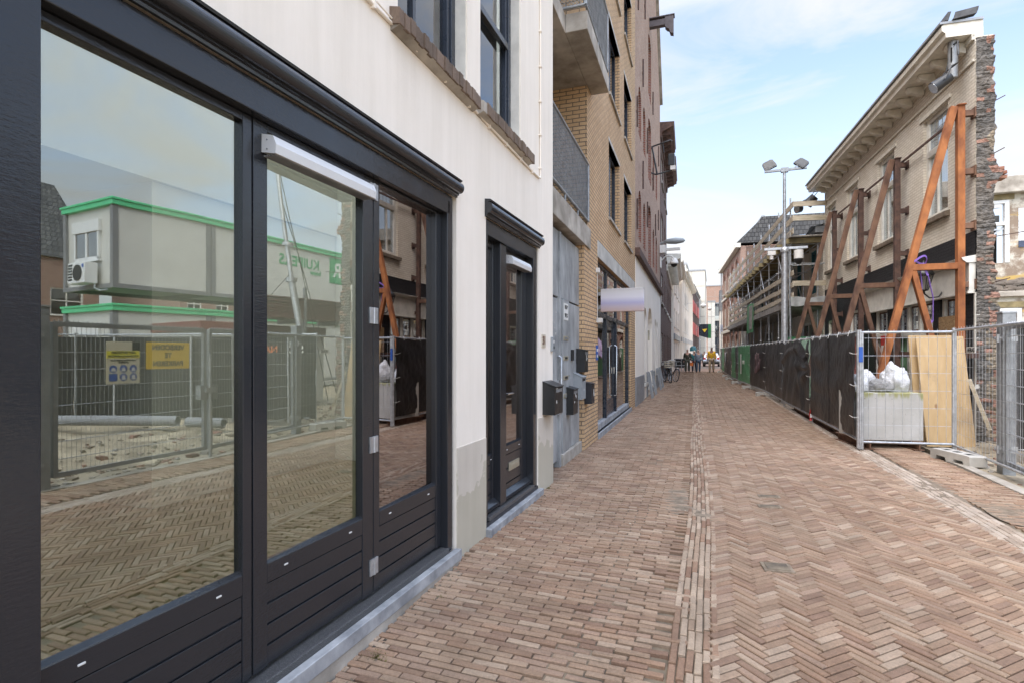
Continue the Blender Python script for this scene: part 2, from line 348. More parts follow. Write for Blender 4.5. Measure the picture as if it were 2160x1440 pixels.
M['plank'] = simple('weathered_plank', (.46,.385,.27), .8, scale=3, var=.22, c2=(.60,.53,.41), bmp=.25, bscale=40, stretch=(1,1,9))
M['plankg'] = simple('grey_plank', (.30,.28,.25), .85, scale=4, var=.25, bmp=.25, bscale=40)
M['yellowwood'] = simple('yellow_formwork_beam', (.25,.20,.10), .7, scale=4, var=.3)
def plywood():
    m, n, b = newmat('plywood'); v = obj_coord(n, (1,1,.22)); f = noisef(n, v, 5, 6, .6, 1.4)
    k = mixc(n, ramp(n, f, .3, .7), (.40,.265,.125), (.50,.355,.19)); vo = N(n, 'ShaderNodeTexVoronoi', {'Vector': obj_coord(n, (1,1,.55)), 'Scale': 3.1}); k = mixc(n, ramp(n, vo.outputs[0], .05, .10, (1,)*3, (0,)*3), k, (.26,.15,.07))
    k = mixc(n, ramp(n, noisef(n, obj_coord(n, (1.2,1.2,.5)), 1.6, 7, .7), .52, .66), k, (.26,.185,.11)); n.links.new(k, b.inputs['Base Color']); b.inputs['Roughness'].default_value = .7; return m
M['ply'] = plywood()
def osb():
    m, n, b = newmat('strand_board'); vo = N(n, 'ShaderNodeTexVoronoi', {'Vector': obj_coord(n, (1,1,1.7)), 'Scale': 26.0}); k = mixc(n, .55, vo.outputs[1], (.5,.3,.13), 'MIX'); k = mixc(n, 1.0, k, (.55,.42,.30), 'MULTIPLY')
    bw = N(n, 'ShaderNodeRGBToBW', {0: vo.outputs[1]}); k = mixc(n, bw.outputs[0], (.24,.135,.06), (.50,.34,.18)); n.links.new(k, b.inputs['Base Color']); b.inputs['Roughness'].default_value = .75; return m
M['osb'] = osb()
M['slate'] = brick('slate_roof_tiles', (.075,.075,.075), (.115,.113,.11), (.03,.03,.03), .26, .30, .018, 1.0, var=.3, bdist=.03)
M['tileroof'] = brick('red_roof_tiles', (.16,.075,.05), (.11,.05,.035), (.04,.025,.02), .24, .28, .02, 1.0, var=.3, bdist=.03)
M['plastic_b'] = simple('black_plastic', (.018,.018,.018), .4, var=.2)
M['plastic_g'] = simple('grey_plastic', (.27,.29,.30), .45, var=.08)
M['mbwhite'] = simple('sticker_white', (.66,.64,.60), .6, var=.08)
M['navy'] = simple('dark_navy_paint', (.018,.024,.036), .3, var=.15)
M['green'] = simple('site_green_paint', (.025,.16,.05), .5, var=.25)
M['mint'] = simple('mint_green_trim', (.10,.55,.26), .5, var=.08)
M['cabin'] = simple('cabin_panel_grey', (.56,.55,.51), .55, var=.06, scale=1.5)
M['cabin_f'] = simple('cabin_frame_grey', (.20,.20,.205), .5, var=.1)
M['dirt'] = simple('sandy_soil', (.24,.19,.125), .95, scale=1.6, var=.35, c2=(.46,.385,.27), bmp=.7, bscale=9, bdist=.08)
M['sandj'] = simple('joint_sand', (.085,.066,.05), .95, scale=5, var=.3, c2=(.22,.175,.12), bmp=.3, bscale=120)
M['paving'] = paving_mat('paving_brick')
M['interior'] = simple('interior_plaster', (.25,.245,.20), .9, var=.05)
M['partition'] = simple('white_partition', (.80,.82,.78), .8, var=.02)
M['floorin'] = simple('interior_screed', (.17,.16,.085), .6, var=.12, scale=2)
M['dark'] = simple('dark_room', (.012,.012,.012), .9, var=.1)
M['glassA'] = glass('coated_shop_glass', .33, (.93,.95,.87), .035, gtint=(.93,1.0,.96))
M['glassB'] = glass('dark_shop_glass', .36, (.5,.45,.45), .03, gtint=(1,.96,.96))
M['glassW'] = glass('window_glass', .16, (.7,.74,.76), .12)
M['glassD'] = glass('dirty_window_glass', .12, (.72,.74,.74), .1, .12)
M['glassS'] = glass('grey_shop_glass', .40, (.5,.55,.5), .05)
M['zinc'] = simple('zinc', (.30,.31,.32), .5, metal=.4, var=.2)
M['paper'] = simple('white_paper', (.68,.67,.63), .8, var=.05)
M['ink'] = simple('black_ink', (.02,.02,.02), .7, var=.05)
M['brass'] = simple('pale_brass', (.44,.40,.30), .4, metal=.5, var=.2)
M['red'] = simple('red_paint', (.48,.03,.025), .5, var=.15)
M['blue'] = simple('blue_paint', (.03,.10,.38), .5, var=.1)
M['yellow'] = simple('yellow_sign', (.75,.50,.03), .5, var=.05)
M['yellowl'] = simple('bright_yellow_sign', (.76,.70,.05), .5, var=.05)
M['beige'] = simple('beige_sign', (.60,.56,.42), .6, var=.05)
M['orange'] = simple('orange_paint', (.65,.16,.03), .5, var=.1)
M['purple'] = simple('purple_strap', (.20,.11,.42), .6, var=.2)
M['rubber'] = simple('tyre_rubber', (.015,.015,.015), .7, var=.1)
M['chrome'] = simple('chrome', (.6,.6,.6), .2, metal=1, var=.05)
# ---------------------------------------------------------------- ground, street paving
g = MB()
g.box(-400,-400,-.60,400,700,-.30); tag(g.build('ground', M['dirt']), kind='structure')
bed = MB()
ys = [-8,-2,0,1,2,3,3.4,4,5,6,8,10,12]+list(range(15,215,5))
def strip(mb, xa, xb, dz):
    def fn(u, v):
        y = ys[round(v*(len(ys)-1))]; return ((xa if u < .5 else xb)+cx(y), y, gz(y)+dz)
    mb.slab(1, len(ys)-1, fn, (0,0,-.25))
strip(bed, -2.6, 3.25, -.019); tag(bed.build('street_bed', M['sandj']), kind='structure')
rnd = random.Random(3)
PAL = [(0.253,0.166,0.109),(0.270,0.180,0.120),(0.296,0.206,0.141),(0.228,0.143,0.094),(0.326,0.241,0.172),(0.206,0.127,0.086),(0.265,0.177,0.124),(0.279,0.191,0.128),(0.249,0.156,0.101)]
PALB = [(0.344,0.262,0.189),(0.246,0.152,0.099),(0.219,0.129,0.084),(0.363,0.276,0.202),(0.302,0.213,0.147)]
def bumpy(x, y):
    h = .006*noise.noise(Vector((x*1.3, y*1.1, 2.2)))+.004*noise.noise(Vector((x*4, y*4, 9)))
    h -= .020*math.exp(-((x+.62)/.22)**2)*(.5+.5*noise.noise(Vector((0, y*.7, 5))))     # sunken course beside the gutter
    return h
def brick_at(mb, x, y, ang, L, W, pal, near, tilt=1.0, light=0, joint=.006, dz=0):
    L -= joint; W -= joint
    c = rnd.choice(pal); k = rnd.uniform(.92, 1.13)
    n2 = noise.noise(Vector((x*.55, y*.4, 7.7)))
    k *= 1+.13*n2+light
    c = tuple(min(.8, a*k) for a in c)
    mb.cc = c; ca, sa = math.cos(ang), math.sin(ang)
    X = x+cx(y); zb = gz(y)+bumpy(x, y)+rnd.gauss(0, .0016)*tilt+dz
    tx, ty = rnd.gauss(0, .010)*tilt, rnd.gauss(0, .022)*tilt
    ch = .0045
    def pt(a, b, z):
        return (X+a*ca-b*sa, y+a*sa+b*ca, zb+z+tx*a+ty*b)
    a, b = L/2, W/2
    if near:
        j = lambda: rnd.uniform(-.0016, .0016)
        vs = [pt(-a+j(),-b+j(),-.03),pt(a+j(),-b+j(),-.03),pt(a+j(),b+j(),-.03),pt(-a+j(),b+j(),-.03)]
        vs += [pt(-a,-b,-ch),pt(a,-b,-ch),pt(a,b,-ch),pt(-a,b,-ch),pt(-a+ch,-b+ch,0),pt(a-ch,-b+ch,0),pt(a-ch,b-ch,0),pt(-a+ch,b-ch,0)]
        fs = [(8,9,10,11)]
        for q in range(4):
            r = (q+1)%4; fs += [(q,r,4+r,4+q),(4+q,4+r,8+r,8+q)]
    else:
        vs = [pt(-a,-b,-.02),pt(a,-b,-.02),pt(a,b,-.02),pt(-a,b,-.02),pt(-a,-b,0),pt(a,-b,0),pt(a,b,0),pt(-a,b,0)]
        fs = [(4,5,6,7),(0,1,5,4),(1,2,6,5),(2,3,7,6),(3,0,4,7)]
    mb.add(vs, fs)
walk = MB(); band = MB(); road = MB(); gut = MB(); rwalk = MB()
BL, BW = .187, .0455
y = 1.2; row = 0
while y < 46:                                            # left footway: courses across the street
    x0 = -2.35 if y > 6 else -1.80
    x = x0-(row%2)*BL/2+rnd.uniform(-.012, .012); near = y < 14
    while x+BL/2 < -.215:
        xc = x+BL/2
        if xc > -1.80+(.0 if y < 6 else -.55):
            lt = .10*math.exp(-((xc+1.55)/.18)**2)
            brick_at(walk, xc, y+rnd.uniform(-.002, .002)+.05*(xc+1)*-.12, rnd.gauss(-.02, .008), BL, BW, PAL, near, 1.5 if xc > -1 else 1, lt, joint=.007 if xc < -.85 else .010)
        x += BL
    y += BW; row += 1
for k in range(6):                                       # gutter band of long courses
    y = 1.2+(k*.37%1)*.2; x = -.193+k*.0405
    while y < 50:
        L = .196*rnd.choice((1,1,1,1,.6)); brick_at(band, x+rnd.uniform(-.002,.002)+.010*math.sin(y*1.1), y+L/2, math.pi/2+rnd.gauss(0, .008), L, .0405, PALB, y < 14, .8, joint=.005); y += L
# herringbone carriageway at 45 degrees
s2 = math.sqrt(.5); HW = .0465; HL = HW*4
def inroad(x, y): return .045 < x < 2.19 and 1.2 < y < 46
def herring():
    # unit: pattern repeats along (1,1)*HW steps; rows offset by (4,-4)*HW
    for j in range(-3, 11):
        for i in range(-20, 830):
            for hv in (0, 1):
                if hv == 0: u, v = i*HW+HL*j+HL/2, i*HW-HL*j+HW/2          # along u
                else: u, v = i*HW+HL*j+HW/2+0, i*HW-HL*j+HW+HL/2           # along v, standing on the previous one's head
                X = (u-v)*s2; Y = (u+v)*s2
                if X < -.05 or X > 2.3 or Y < 1.2 or Y > 46: continue
                yield X, Y, hv
for X, Y, hv in herring():
    x = X; 
    if not inroad(x, Y): continue
    lt = .07*max(0, noise.noise(Vector((x*.8, Y*.5, 3))))+(.16 if x > 1.5 and rnd.random() < .3 and 3 < Y < 9 else 0)
    brick_at(road, x, Y, (R(45) if hv == 0 else R(135)), HL, HW, PAL, Y < 13, 1.0, lt, joint=.0055)
for k in range(5):
    y = 1.2+(k*.41%1)*.2; x = 2.215+k*.055
    while y < 46:
        brick_at(gut, x, y+.098, math.pi/2+rnd.gauss(0,.006), .196, .055, [(.38,.31,.245),(.33,.26,.20),(.42,.35,.285)], y < 12, .7); y += .196
y = 1.2; row = 0
while y < 14:
    x = 2.51-(row%2)*.1
    while x < 3.02:
        if x > 2.42: brick_at(rwalk, x+.098, y, rnd.gauss(0,.01), .196, .050, PAL, y < 12, 1.2, .05)
        x += .196
    y += .050; row += 1
for mb, nm, lab in ((walk,'footway',None),(band,'gutter_band',None),(road,'road',None),(gut,'gutter_strip',None),(rwalk,'side_footway',None)):
    tag(mb.build(nm, M['paving']), kind='structure')
k = MB()
for y in range(-6, 10): k.box(3.10, y+.004, -.2, 3.235, y+.996, .012+.004*math.sin(y))
tag(k.build('kerb', M['concrete_old'], bevel=.006), kind='structure')
# far street beyond the separately laid bricks
far = MB(); ysf = list(range(46,206,8))
far.slab(1, len(ysf)-1, lambda u, v: ((-3.4 if u < .5 else 3.2)+cx(ysf[round(v*(len(ysf)-1))]), ysf[round(v*(len(ysf)-1))]-.1, gz(ysf[round(v*(len(ysf)-1))])), (0,0,-.2))
M['farpave'] = brick('far_paving', (.36,.25,.19), (.30,.20,.155), (.22,.175,.14), .2, .2, .02, .3, var=.2)
tag(far.build('far_road', M['farpave']), kind='structure')
M['sand'] = simple('grey_sand', (.17,.13,.09), .95, scale=14, var=.3, c2=(.25,.195,.14), bmp=.4, bscale=90)
# drain lids, sand patches
for (x, y, w_, l_, lab) in ((.55,6.35,.22,.11,'small square water stopcock lid in the herringbone road, farther one'),(.52,5.93,.22,.11,'small square water stopcock lid in the herringbone road, middle one'),(.42,4.25,.20,.17,'worn square cover filled with dirt, nearest lid in the road')):
    t = thing('utility_cover', lab, 'utility lid', (x, y, gz(y)+.004), R(8), 'stopcock lids set in the road')
    f = MB(); f.box(-w_/2,-l_/2,-.02,w_/2,l_/2,.003); f.build('frame', M['sand'], t, bevel=.004)
    f = MB(); f.box(-w_/2+.025,-l_/2+.022,.003,w_/2-.025,l_/2-.022,.007); f.build('cover', M['sandj'], t, bevel=.003)
def patch(name, c, rx, ry, mat, h=.014, seed=1, rot=0):
    p = MB(); n = 26
    def fn(u, v):
        a = 2*math.pi*u; r = v; e = 1+.35*noise.noise(Vector((math.cos(a)*1.5, math.sin(a)*1.5, seed)))+.12*noise.noise(Vector((math.cos(a)*6, math.sin(a)*6, seed)))
        x = math.cos(a)*rx*r*e; y = math.sin(a)*ry*r*e
        X = c[0]+x*math.cos(rot)-y*math.sin(rot); Y = c[1]+x*math.sin(rot)+y*math.cos(rot)
        z = gz(Y)+bumpy(X, Y)-.004+.5*h*(1-r**1.5)*(.6+.6*noise.noise(Vector((X*9, Y*9, seed))))
        return (X+cx(Y), Y, z)
    p.grid(n, 9, fn); o = p.build(name, mat); tag(o, kind='stuff'); return o
M['sandb'] = simple('brown_sand', (.24,.155,.11), .95, scale=14, var=.25, bmp=.4, bscale=90)
patch('sand', (-.33,5.9), .13, .55, M['sand'], .022, 1); patch('sand', (-.10,5.45), .10, .30, M['sand'], .02, 2, .5)

patch('sand', (2.35,7.3), .18, 1.2, M['sand'], .014, 4, -.1); patch('sand', (2.75,6.5), .3, .6, M['sand'], .014, 5)
# dry dirt along the left wall foot
p = MB()
for i in range(420):
    y = rnd.uniform(1.5, 16); x = -1.70+abs(rnd.gauss(0, .045))+(.03 if y > 6 else 0)-.02*max(0, y-6)*.3; s = rnd.uniform(.003, .011)
    p.add([(x-s,y-s,gz(y)-.002),(x+s,y-s*.6,gz(y)-.002),(x+s*.7,y+s,gz(y)-.002),(x,y,gz(y)+s*.8)], [(0,1,3),(1,2,3),(2,0,3)])
tag(p.build('loose_grit', M['sandj']), kind='stuff')

ms_ = MB(); rm = random.Random(17)
for (cx_, cy_, n_) in ((-1.63,2.38,150),(-1.70,4.6,60),(-1.74,5.9,70),(-1.60,3.05,40)):
    for i in range(n_):
        a = rm.uniform(0, 6.28); r_ = abs(rm.gauss(0,.03)); x, y = cx_+r_*math.cos(a)*1.3, cy_+r_*math.sin(a); h_ = rm.uniform(.006,.02); z = gz(y)-.006; b_ = rm.uniform(0,6.28)
        ms_.add([(x-.004*math.cos(b_),y-.004*math.sin(b_),z),(x+.004*math.cos(b_),y+.004*math.sin(b_),z),(x+rm.gauss(0,.008),y+rm.gauss(0,.008),z+h_)], [(0,1,2)])
tag(ms_.build('moss', simple('dry_moss', (.13,.115,.03), .95, var=.4, scale=30)), kind='stuff')
lt_ = MB(); 
for i in range(70):
    x, y = rm.uniform(-1.5, 3.0), rm.uniform(2.2, 14); a = rm.uniform(0, 6.28); s_ = rm.uniform(.006,.016); z = gz(y)+.004
    lt_.add([(x+cx(y)-s_*math.cos(a),y-s_*math.sin(a),z),(x+cx(y)+s_*.5*math.sin(a),y-s_*.5*math.cos(a),z+.003),(x+cx(y)+s_*math.cos(a),y+s_*math.sin(a),z+.002),(x+cx(y)-s_*.5*math.sin(a),y+s_*.5*math.cos(a),z+.004)], [(0,1,2,3)])
tag(lt_.build('street_litter', simple('dry_litter', (.42,.36,.28), .9, var=.5, scale=3)), kind='stuff')
# ---------------------------------------------------------------- white house with the black shopfront (local: X along the street, -Y towards the street)
def leftlocal(x, y, rot): return (x, y, 0), R(90)+rot
h = thing('white_house', 'white stuccoed house with black painted shopfront and house number 31', 'house', (-1.77, 0, 0), R(90))
SF = (.85, 3.612, -.3, 2.655); DO = (4.165, 5.60, -.3, 2.645)
W1 = (2.82, 3.80, 3.555, 5.7); W2 = (4.05, 5.03, 3.565, 5.7)
w_ = MB(); w_.wall(-5, 6.17, -.5, 9.5, 0, .22, [SF, DO, W1+(0,.13), W2+(0,.13)])
w_.build('wall', M['white'], h)
b = MB(); b.box(-5,7,-.5,6.17,7.2,9.5); b.box(-5,3.0,9.3,6.17,7,9.5); b.box(-5,.22,9.3,.3,3.0,9.5); b.box(-5,.22,-.5,-4.8,7,9.3); b.box(5.97,.23,-.5,6.168,7,9.3); b.box(-4.8,.22,3.05,.4,7,3.25); b.box(.4,2.9,3.05,5.97,7,3.25); b.box(.4,.22,3.05,5.97,.5,3.25); b.box(.3,.22,3.25,.4,6.9,9.3); b.box(.4,2.9,3.25,5.97,3.0,9.3); b.build('body', M['partition'], h)  # roof and upper floor left open, an added white light well for the shop
p = MB()
for a, c in ((3.614,4.163),(5.602,6.172)): p.box(a,-.007,-.5,c,.1,.815)
p.box(-5,-.007,-.5,.848,.1,.815); p.build_each('plinth', M['plinth'], h, bevel=.004)
# black shopfront: cornice, head, posts
def ogee(x0, x1, z0, z1, out):
    zz = z1-z0; pr = [(0,z0),(-.014,z0),(-.016,z0+.10*zz),(-.028,z0+.13*zz),(-.028,z0+.20*zz)]
    for k in range(15):                                  # the large convex roll
        a = math.pi*k/14; pr.append((-.028-(out-.028)*math.sin(a)**.8, z0+zz*(.20+.32*(1-math.cos(a)))))
    pr += [(-.030,z0+.85*zz),(-out*.75,z0+.88*zz),(-out*.8,z1-.004),(-out*.7,z1),(0,z1+.006)]
    return [(x0,a,c) for a, c in pr]
c = MB(); c.prism(ogee(.78,3.60,2.64,2.765,.07), (2.82,0,0)); co = c.build('cornice', M['black'], h, bevel=.002)
f = MB()
f.box(.852,.012,-.28,.985,.16,2.638); f.box(3.497,.012,.085,3.565,.16,2.60); f.box(.985,.012,2.505,3.565,.16,2.638)
f.box(3.565,.03,.085,3.61,.16,2.638)
f.build('shopfront_frame', M['black'], h, bevel=.004)
YD = .062
def leaf(x0, x1, gx0, gx1, gz0, gz1, zb, zt, gm, name='door_leaf', par=h, yd=YD, th=.05, gro=4, slots=True, lab=None, skew=0):
    m = MB()
    m.box(x0,yd,zb,gx0,yd+th,zt); m.box(gx1,yd,zb,x1,yd+th,zt); m.box(gx0,yd,gz1,gx1,yd+th,zt)
    m.box(gx0,yd,gz0-.085,gx1,yd+th,gz0)
    n = gro; hh = (gz0-.085-zb)/n; m.box(gx0,yd+.016,zb,gx1,yd+th-.004,gz0-.086)
    for k in range(n): m.box(gx0+.001,yd+.004,zb+k*hh+.0045,gx1-.001,yd+.018,zb+(k+1)*hh-.0045)
    # rebate and slanted glazing bead
    m.prism([(gx0,yd+.002,gz0),(gx0,yd+.03,gz0+.016),(gx0,yd+.03,gz0)], (gx1-gx0,0,0)); 
    o = m.build(name, M['black'], par, bevel=.003)
    if lab: o['label'] = lab
    q = MB(); q.box(gx0-.006,yd+.026,gz0-.003,gx1+.006,yd+.030,gz1+.003); q.v = [(a,b+(a-(gx0+gx1)/2)*math.tan(R(skew)),c) for a,b,c in q.v]; q.build('glass_pane', gm, o)
    if slots:
        s = MB()
        for t in (.16, .84):
            X = gx0+(gx1-gx0)*t; s.box(X-.012,yd-.003,gz0-.045,X+.012,yd+.002,gz0-.037)
        s.build_each('drain_slot', M['mbwhite'], o, bevel=.003)
    return o
l1 = leaf(.987,1.782,1.002,1.735,.585,2.47,.135,2.503,M['glassA'],'window_leaf')
l2 = leaf(1.790,2.658,1.868,2.560,.585,2.47,.135,2.503,M['glassA'],skew=1.5)
l3 = leaf(2.664,3.495,2.722,3.415,.585,2.49,.135,2.503,M['glassB'],skew=1.5)
hg = None
for z in (2.43,1.72,.985,.285):
    m = MB(); m.box(2.622,YD-.008,z-.046,2.659,YD+.004,z+.046); m.box(2.663,YD-.008,z-.046,2.698,YD+.004,z+.046); m.tube((2.661,YD-.008,z-.046),(2.661,YD-.008,z+.046),.006,8)
    for dx in (-.024,-.012,.014,.026):
        for dz in (-.03,.0,.03): m.tube((2.661+dx,YD-.0095,z+dz),(2.661+dx,YD-.007,z+dz),.0035,6)
    m.build('hinge', M['galv'], h, bevel=.001)
def vent(x0, x1, z, par, y0=-.055, y1=.06):
    m = MB(); m.prism([(x0,y1,z-.03),(x0,y0+.004,z-.045),(x0,y0,z-.005),(x0,y0+.018,z+.035),(x0,y1,z+.05)], (x1-x0,0,0)); o = m.build('vent_hood', M['alu'], par, bevel=.003)
    m = MB()
    for k in range(5): m.box(x0+.01,y0+.015+k*.014,z-.048,x1-.01,y0+.021+k*.014,z-.040)
    m.build('louvre', M['zinc'], o)
    m = MB()
    for zz in (-.02,.02): m.tube((x0-.002,y0+.05,z+zz),(x0+.001,y0+.05,z+zz),.004,8)
    m.build_each('screw', M['zinc'], o)
vent(1.835, 2.575, 2.402, h, -.018, YD)
m = MB(); m.box(.90,.0,.03,3.50,.10,.118); m.build('threshold', M['granite'], h, bevel=.006)
m = MB(); m.box(.90,-.035,-.02,3.56,.001,.082); m.build('black_strip', M['blackmat'], h)
m = MB(); m.box(.0,-.052,.015,3.60,-.032,.088); m.box(.0,-.034,.05,3.6,.0,.086); sill_ = m.build('shop_sill', M['bluestone'], h, bevel=.004)
m = MB(); m.box(.0,-.047,-.3,3.595,-.02,.013); m.build('sill_base', M['concrete_old'], sill_)
# front door with side light
c = MB(); c.prism(ogee(4.14,5.62,2.635,2.775,.07), (1.48,0,0)); c.build('cornice', M['black'], h, bevel=.002)
f = MB(); f.box(4.166,.012,.03,4.235,.2,2.63); f.box(5.475,.012,.03,5.599,.2,2.63); f.box(4.235,.012,2.50,5.475,.2,2.634); f.box(4.57,.03,.13,4.72,.19,2.5); f.box(4.235,.02,.03,5.475,.2,.125)
f.build('door_frame', M['black'], h, bevel=.004)
leaf(4.238,4.567,4.275,4.515,.61,2.44,.13,2.495,M['glassB'],'side_light',h,.085,.05,3,True)
dl = leaf(4.724,5.472,4.80,5.305,.63,2.44,.13,2.495,M['glassB'],'front_door',h,.085,.05,3,True)
vent(4.80,5.36,2.39, dl, -.01,.085)
m = MB(); m.box(4.755,.076,.98,4.79,.086,1.26); m.tube((4.772,.086,1.13),(4.772,.03,1.13),.010,8); m.pipe([(4.772,.03,1.13),(4.80,.025,1.132),(4.90,.028,1.13)],.010,8); m.build('handle', M['chrome'], dl, bevel=.002)
m = MB(); m.box(4.93,.078,.375,5.22,.09,.455); m.box(4.96,.072,.395,5.19,.08,.435); m.build('mail_slot', M['brass'], dl, bevel=.003)
for a, c_ in ((4.245,4.56),(4.73,5.468)):
    m = MB(); m.prism([(a,.088,.135),(a,.03,.15),(a,.04,.175),(a,.07,.20),(a,.088,.215)], (c_-a,0,0)); m.build('weather_bar', M['black'], h, bevel=.003)
m = MB(); m.box(4.24,-.002,.095,5.47,.06,.128); m.build('threshold', M['granite'], h, bevel=.004)
m = MB(); m.box(4.15,-.055,-.2,5.64,.012,.06); m.build('door_step', M['bluestone'], h, bevel=.006)
m = MB(); m.box(4.166,-.002,.061,5.598,.015,.094); m.build('black_strip', M['blackmat'], h)
# upper windows with brick sills
for k, (a, c_, z0, z1) in enumerate((W1, W2)):
    f = MB(); y0, y1 = .10, .17
    f.box(a,y0,z0,a+.07,y1,z1); f.box(c_-.07,y0,z0,c_,y1,z1); f.box(a+.07,y0,z0,c_-.07,y1,z0+.06); f.box(a+.07,y0,z1-.07,c_-.07,y1,z1)
    f.box(c_-.115,y0+.012,z0+.06,c_-.07,y1-.012,z1-.07)
    fo = f.build('window_frame', M['navy'], h, bevel=.004)
    sm = MB(); zr = z0+.86
    if k == 1:
        sm.box(a+.07,.085,zr,c_-.115,.135,zr+.06); sm.box(a+.07,.122,zr+.06,a+.12,.16,z1-.07); sm.box(a+.07,.12,z0+.06,a+.115,.15,zr)
    else:
        sm.box(a+.07,.122,z0+.06,a+.115,.16,z1-.07); sm.box(a+.38,.122,z0+.06,a+.42,.16,z1-.07)
    sm.build('sash', M['black'], fo, bevel=.003)
    q = MB(); q.box(a+.06,.145,z0+.05,c_-.06,.150,z1-.06); q.build('glass_pane', M['glassW'], fo)
    q = MB(); q.box(a-.12,.30,z0-.3,c_+.12,.32,z1+.2); q.build('window_dark_screen', M['dark'], h)  # added dark screen, hides the bright light well behind the window
    # painted timber lining on the far jamb
    q = MB(); q.box(c_-.006,.012,z0,c_+.001,.1,z1); q.build('jamb_lining', M['creamw'], fo)
    # rollock brick sill
    sb = MB(); sb.cc = (1,1,1); x = a-.09; rs = random.Random(5+k); e = c_+.10
    if k == 1: x = a-.01; e = c_+.21
    while x < e:
        t = rs.uniform(.046,.054); kk = rs.uniform(.7,1.25); sb.cc = (.155*kk,.108*kk,.078*kk)
        dz = rs.uniform(-.004,.004); dy = rs.uniform(-.006,.006)
        sb.prism([(x,.10,z0-.005+dz),(x,-.075+dy,z0-.05+dz),(x,-.075+dy,z0-.145+dz),(x,.10,z0-.115+dz)], (t,0,0)); x += t+.006
    sb.build('brick_sill', M['paving'], h, bevel=.005)
    mm = MB(); mm.prism([(a-.08,.09,z0-.012),(a-.08,-.066,z0-.058),(a-.08,-.066,z0-.14),(a-.08,-.01,z0-.165),(a-.08,.09,z0-.165)], (e-a+.07,0,0)); mm.build('mortar_bed', M['concrete_old'], h)
# rooms and added dark screens behind the glass
i = MB(); i.box(-2,.225,.05,5.96,5.2,.12); i.build('shop_floor', M['floorin'], h)
i = MB(); i.box(-2,5.2,.1,5.96,5.3,3.05); i.box(-2.1,.23,.1,-2,5.2,3.05); i.build('shop_wall', M['interior'], h)
i = MB(); i.box(3.45,2.93,.121,5.96,5.1,3.04); i.build('partition', M['partition'], h)
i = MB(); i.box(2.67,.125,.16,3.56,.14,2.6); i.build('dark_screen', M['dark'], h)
i = MB(); i.slab(30,4,lambda u,v:(4.2+1.4*u,.55+.05*math.sin(u*44)+.012*math.sin(u*97),.15+2.3*v),(0,.01,0)); M['curtain']=simple('green_curtain',(.012,.035,.025),.9,var=.3); i.build('curtain', M['curtain'], h)
i = MB(); i.box(4.17,.72,.1,5.7,.76,3.0); i.build('door_dark_screen', M['dark'], h)  # added dark screen behind the curtain, keeps the doorway dark
# wires and pipe along the facade, bell, number tile
m = MB(); pts = [(x, -.014+.004*math.sin(x*5), 3.452-.012*(x-.5)+.010*math.sin(x*2.3)) for x in [0.2+.15*k for k in range(37)]]; m.pipe(pts, .011, 7)
pts2 = [(x, -.016, 3.475-.012*(x-.5)+.03*math.sin((x-1)*1.7)*max(0, 1-(x-1.2)/2.6)) for x in [0.2+.12*k for k in range(28)]]; m.pipe(pts2, .006, 6)
m.pipe([(5.60,-.014,3.395),(5.635,-.014,3.40),(5.64,-.014,3.45),(5.645,-.014,9)], .009, 7)
for x in (1.5,2.0,2.55,3.0,3.4,3.8,4.2,4.6,5.0,5.35): m.box(x-.008,-.028,3.445-.012*(x-.5)-.02,x+.008,.0,3.445-.012*(x-.5)+.026)
for z in (3.5,3.86,4.22,4.6,4.98,5.35,5.7): m.box(5.622,-.027,z,5.668,0,z+.016)
m.build('cable', M['white'], h)
t_ = MB(); t_.box(5.72,-.008,1.575,5.86,.0,1.72); tile = t_.build('number_tile', simple('cream_tile', (.60,.53,.42), .35, var=.08), h, bevel=.003)
text('31', .125, simple('brown_numeral', (.13,.055,.03), .5), tile, Matrix.Translation((5.79,-.010,1.648)) @ Matrix.Rotation(R(90),4,'X'), world=False, sx=.95)
m = MB(); m.box(6.075,-.03,1.535,6.155,0,1.70); bl = m.build('doorbell', M['plastic_g'], h, bevel=.004)
m = MB(); m.box(6.10,-.034,1.565,6.13,-.029,1.595); m.build('button', M['plastic_b'], bl); m = MB(); m.box(6.09,-.033,1.63,6.14,-.029,1.66); m.build('name_plate', M['mbwhite'], bl)
# letter boxes on the walls: a box with sloping lid, flap and stickers
def letterbox(label, loc, rz, W, D, H, lidh, matb, stickers=True, slot=False):
    t = thing('letter_box', label, 'letter box', loc, rz, 'letter boxes beside the steel door')
    m = MB(); m.prism([(-W/2,0,0),(-W/2,-D,0),(-W/2,-D,H-lidh-.012),(-W/2,0,H-.012)], (W,0,0)); m.build('box', matb, t, bevel=.004)
    m = MB(); m.prism([(-W/2-.006,0,H-.010),(-W/2-.006,-D-.014,H-lidh-.012),(-W/2-.006,-D-.014,H-lidh-.002),(-W/2-.006,0,H+.002)], (W+.012,0,0)); m.build('lid', matb, t, bevel=.003)
    if stickers:
        m = MB(); rs = random.Random(int(abs(loc[1])*100+loc[2]*37))
        for k in range(3):
            x = rs.uniform(-W*.35,W*.2); z = rs.uniform(.3,.8)*H; a = rs.uniform(.02,.05); c = rs.uniform(.02,.06); m.box(x,-D-.0015,z-c/2,x+a,-D+.001,min(z+c/2,H-lidh-.02))
        m.build('sticker', M['mbwhite'], t)
    m = MB(); m.box(-W*.36,-D-.003,H-lidh-.07,W*.36,-D+.001,H-lidh-.03); m.build('flap', M['plastic_b'] if matb != M['plastic_b'] else M['galvd'], t, bevel=.002)
    return t
LB = letterbox('large black metal letter box on the white wall beside the door', (-1.772, 5.925, .835), R(90), .33, .145, .37, .055, M['plastic_b'])
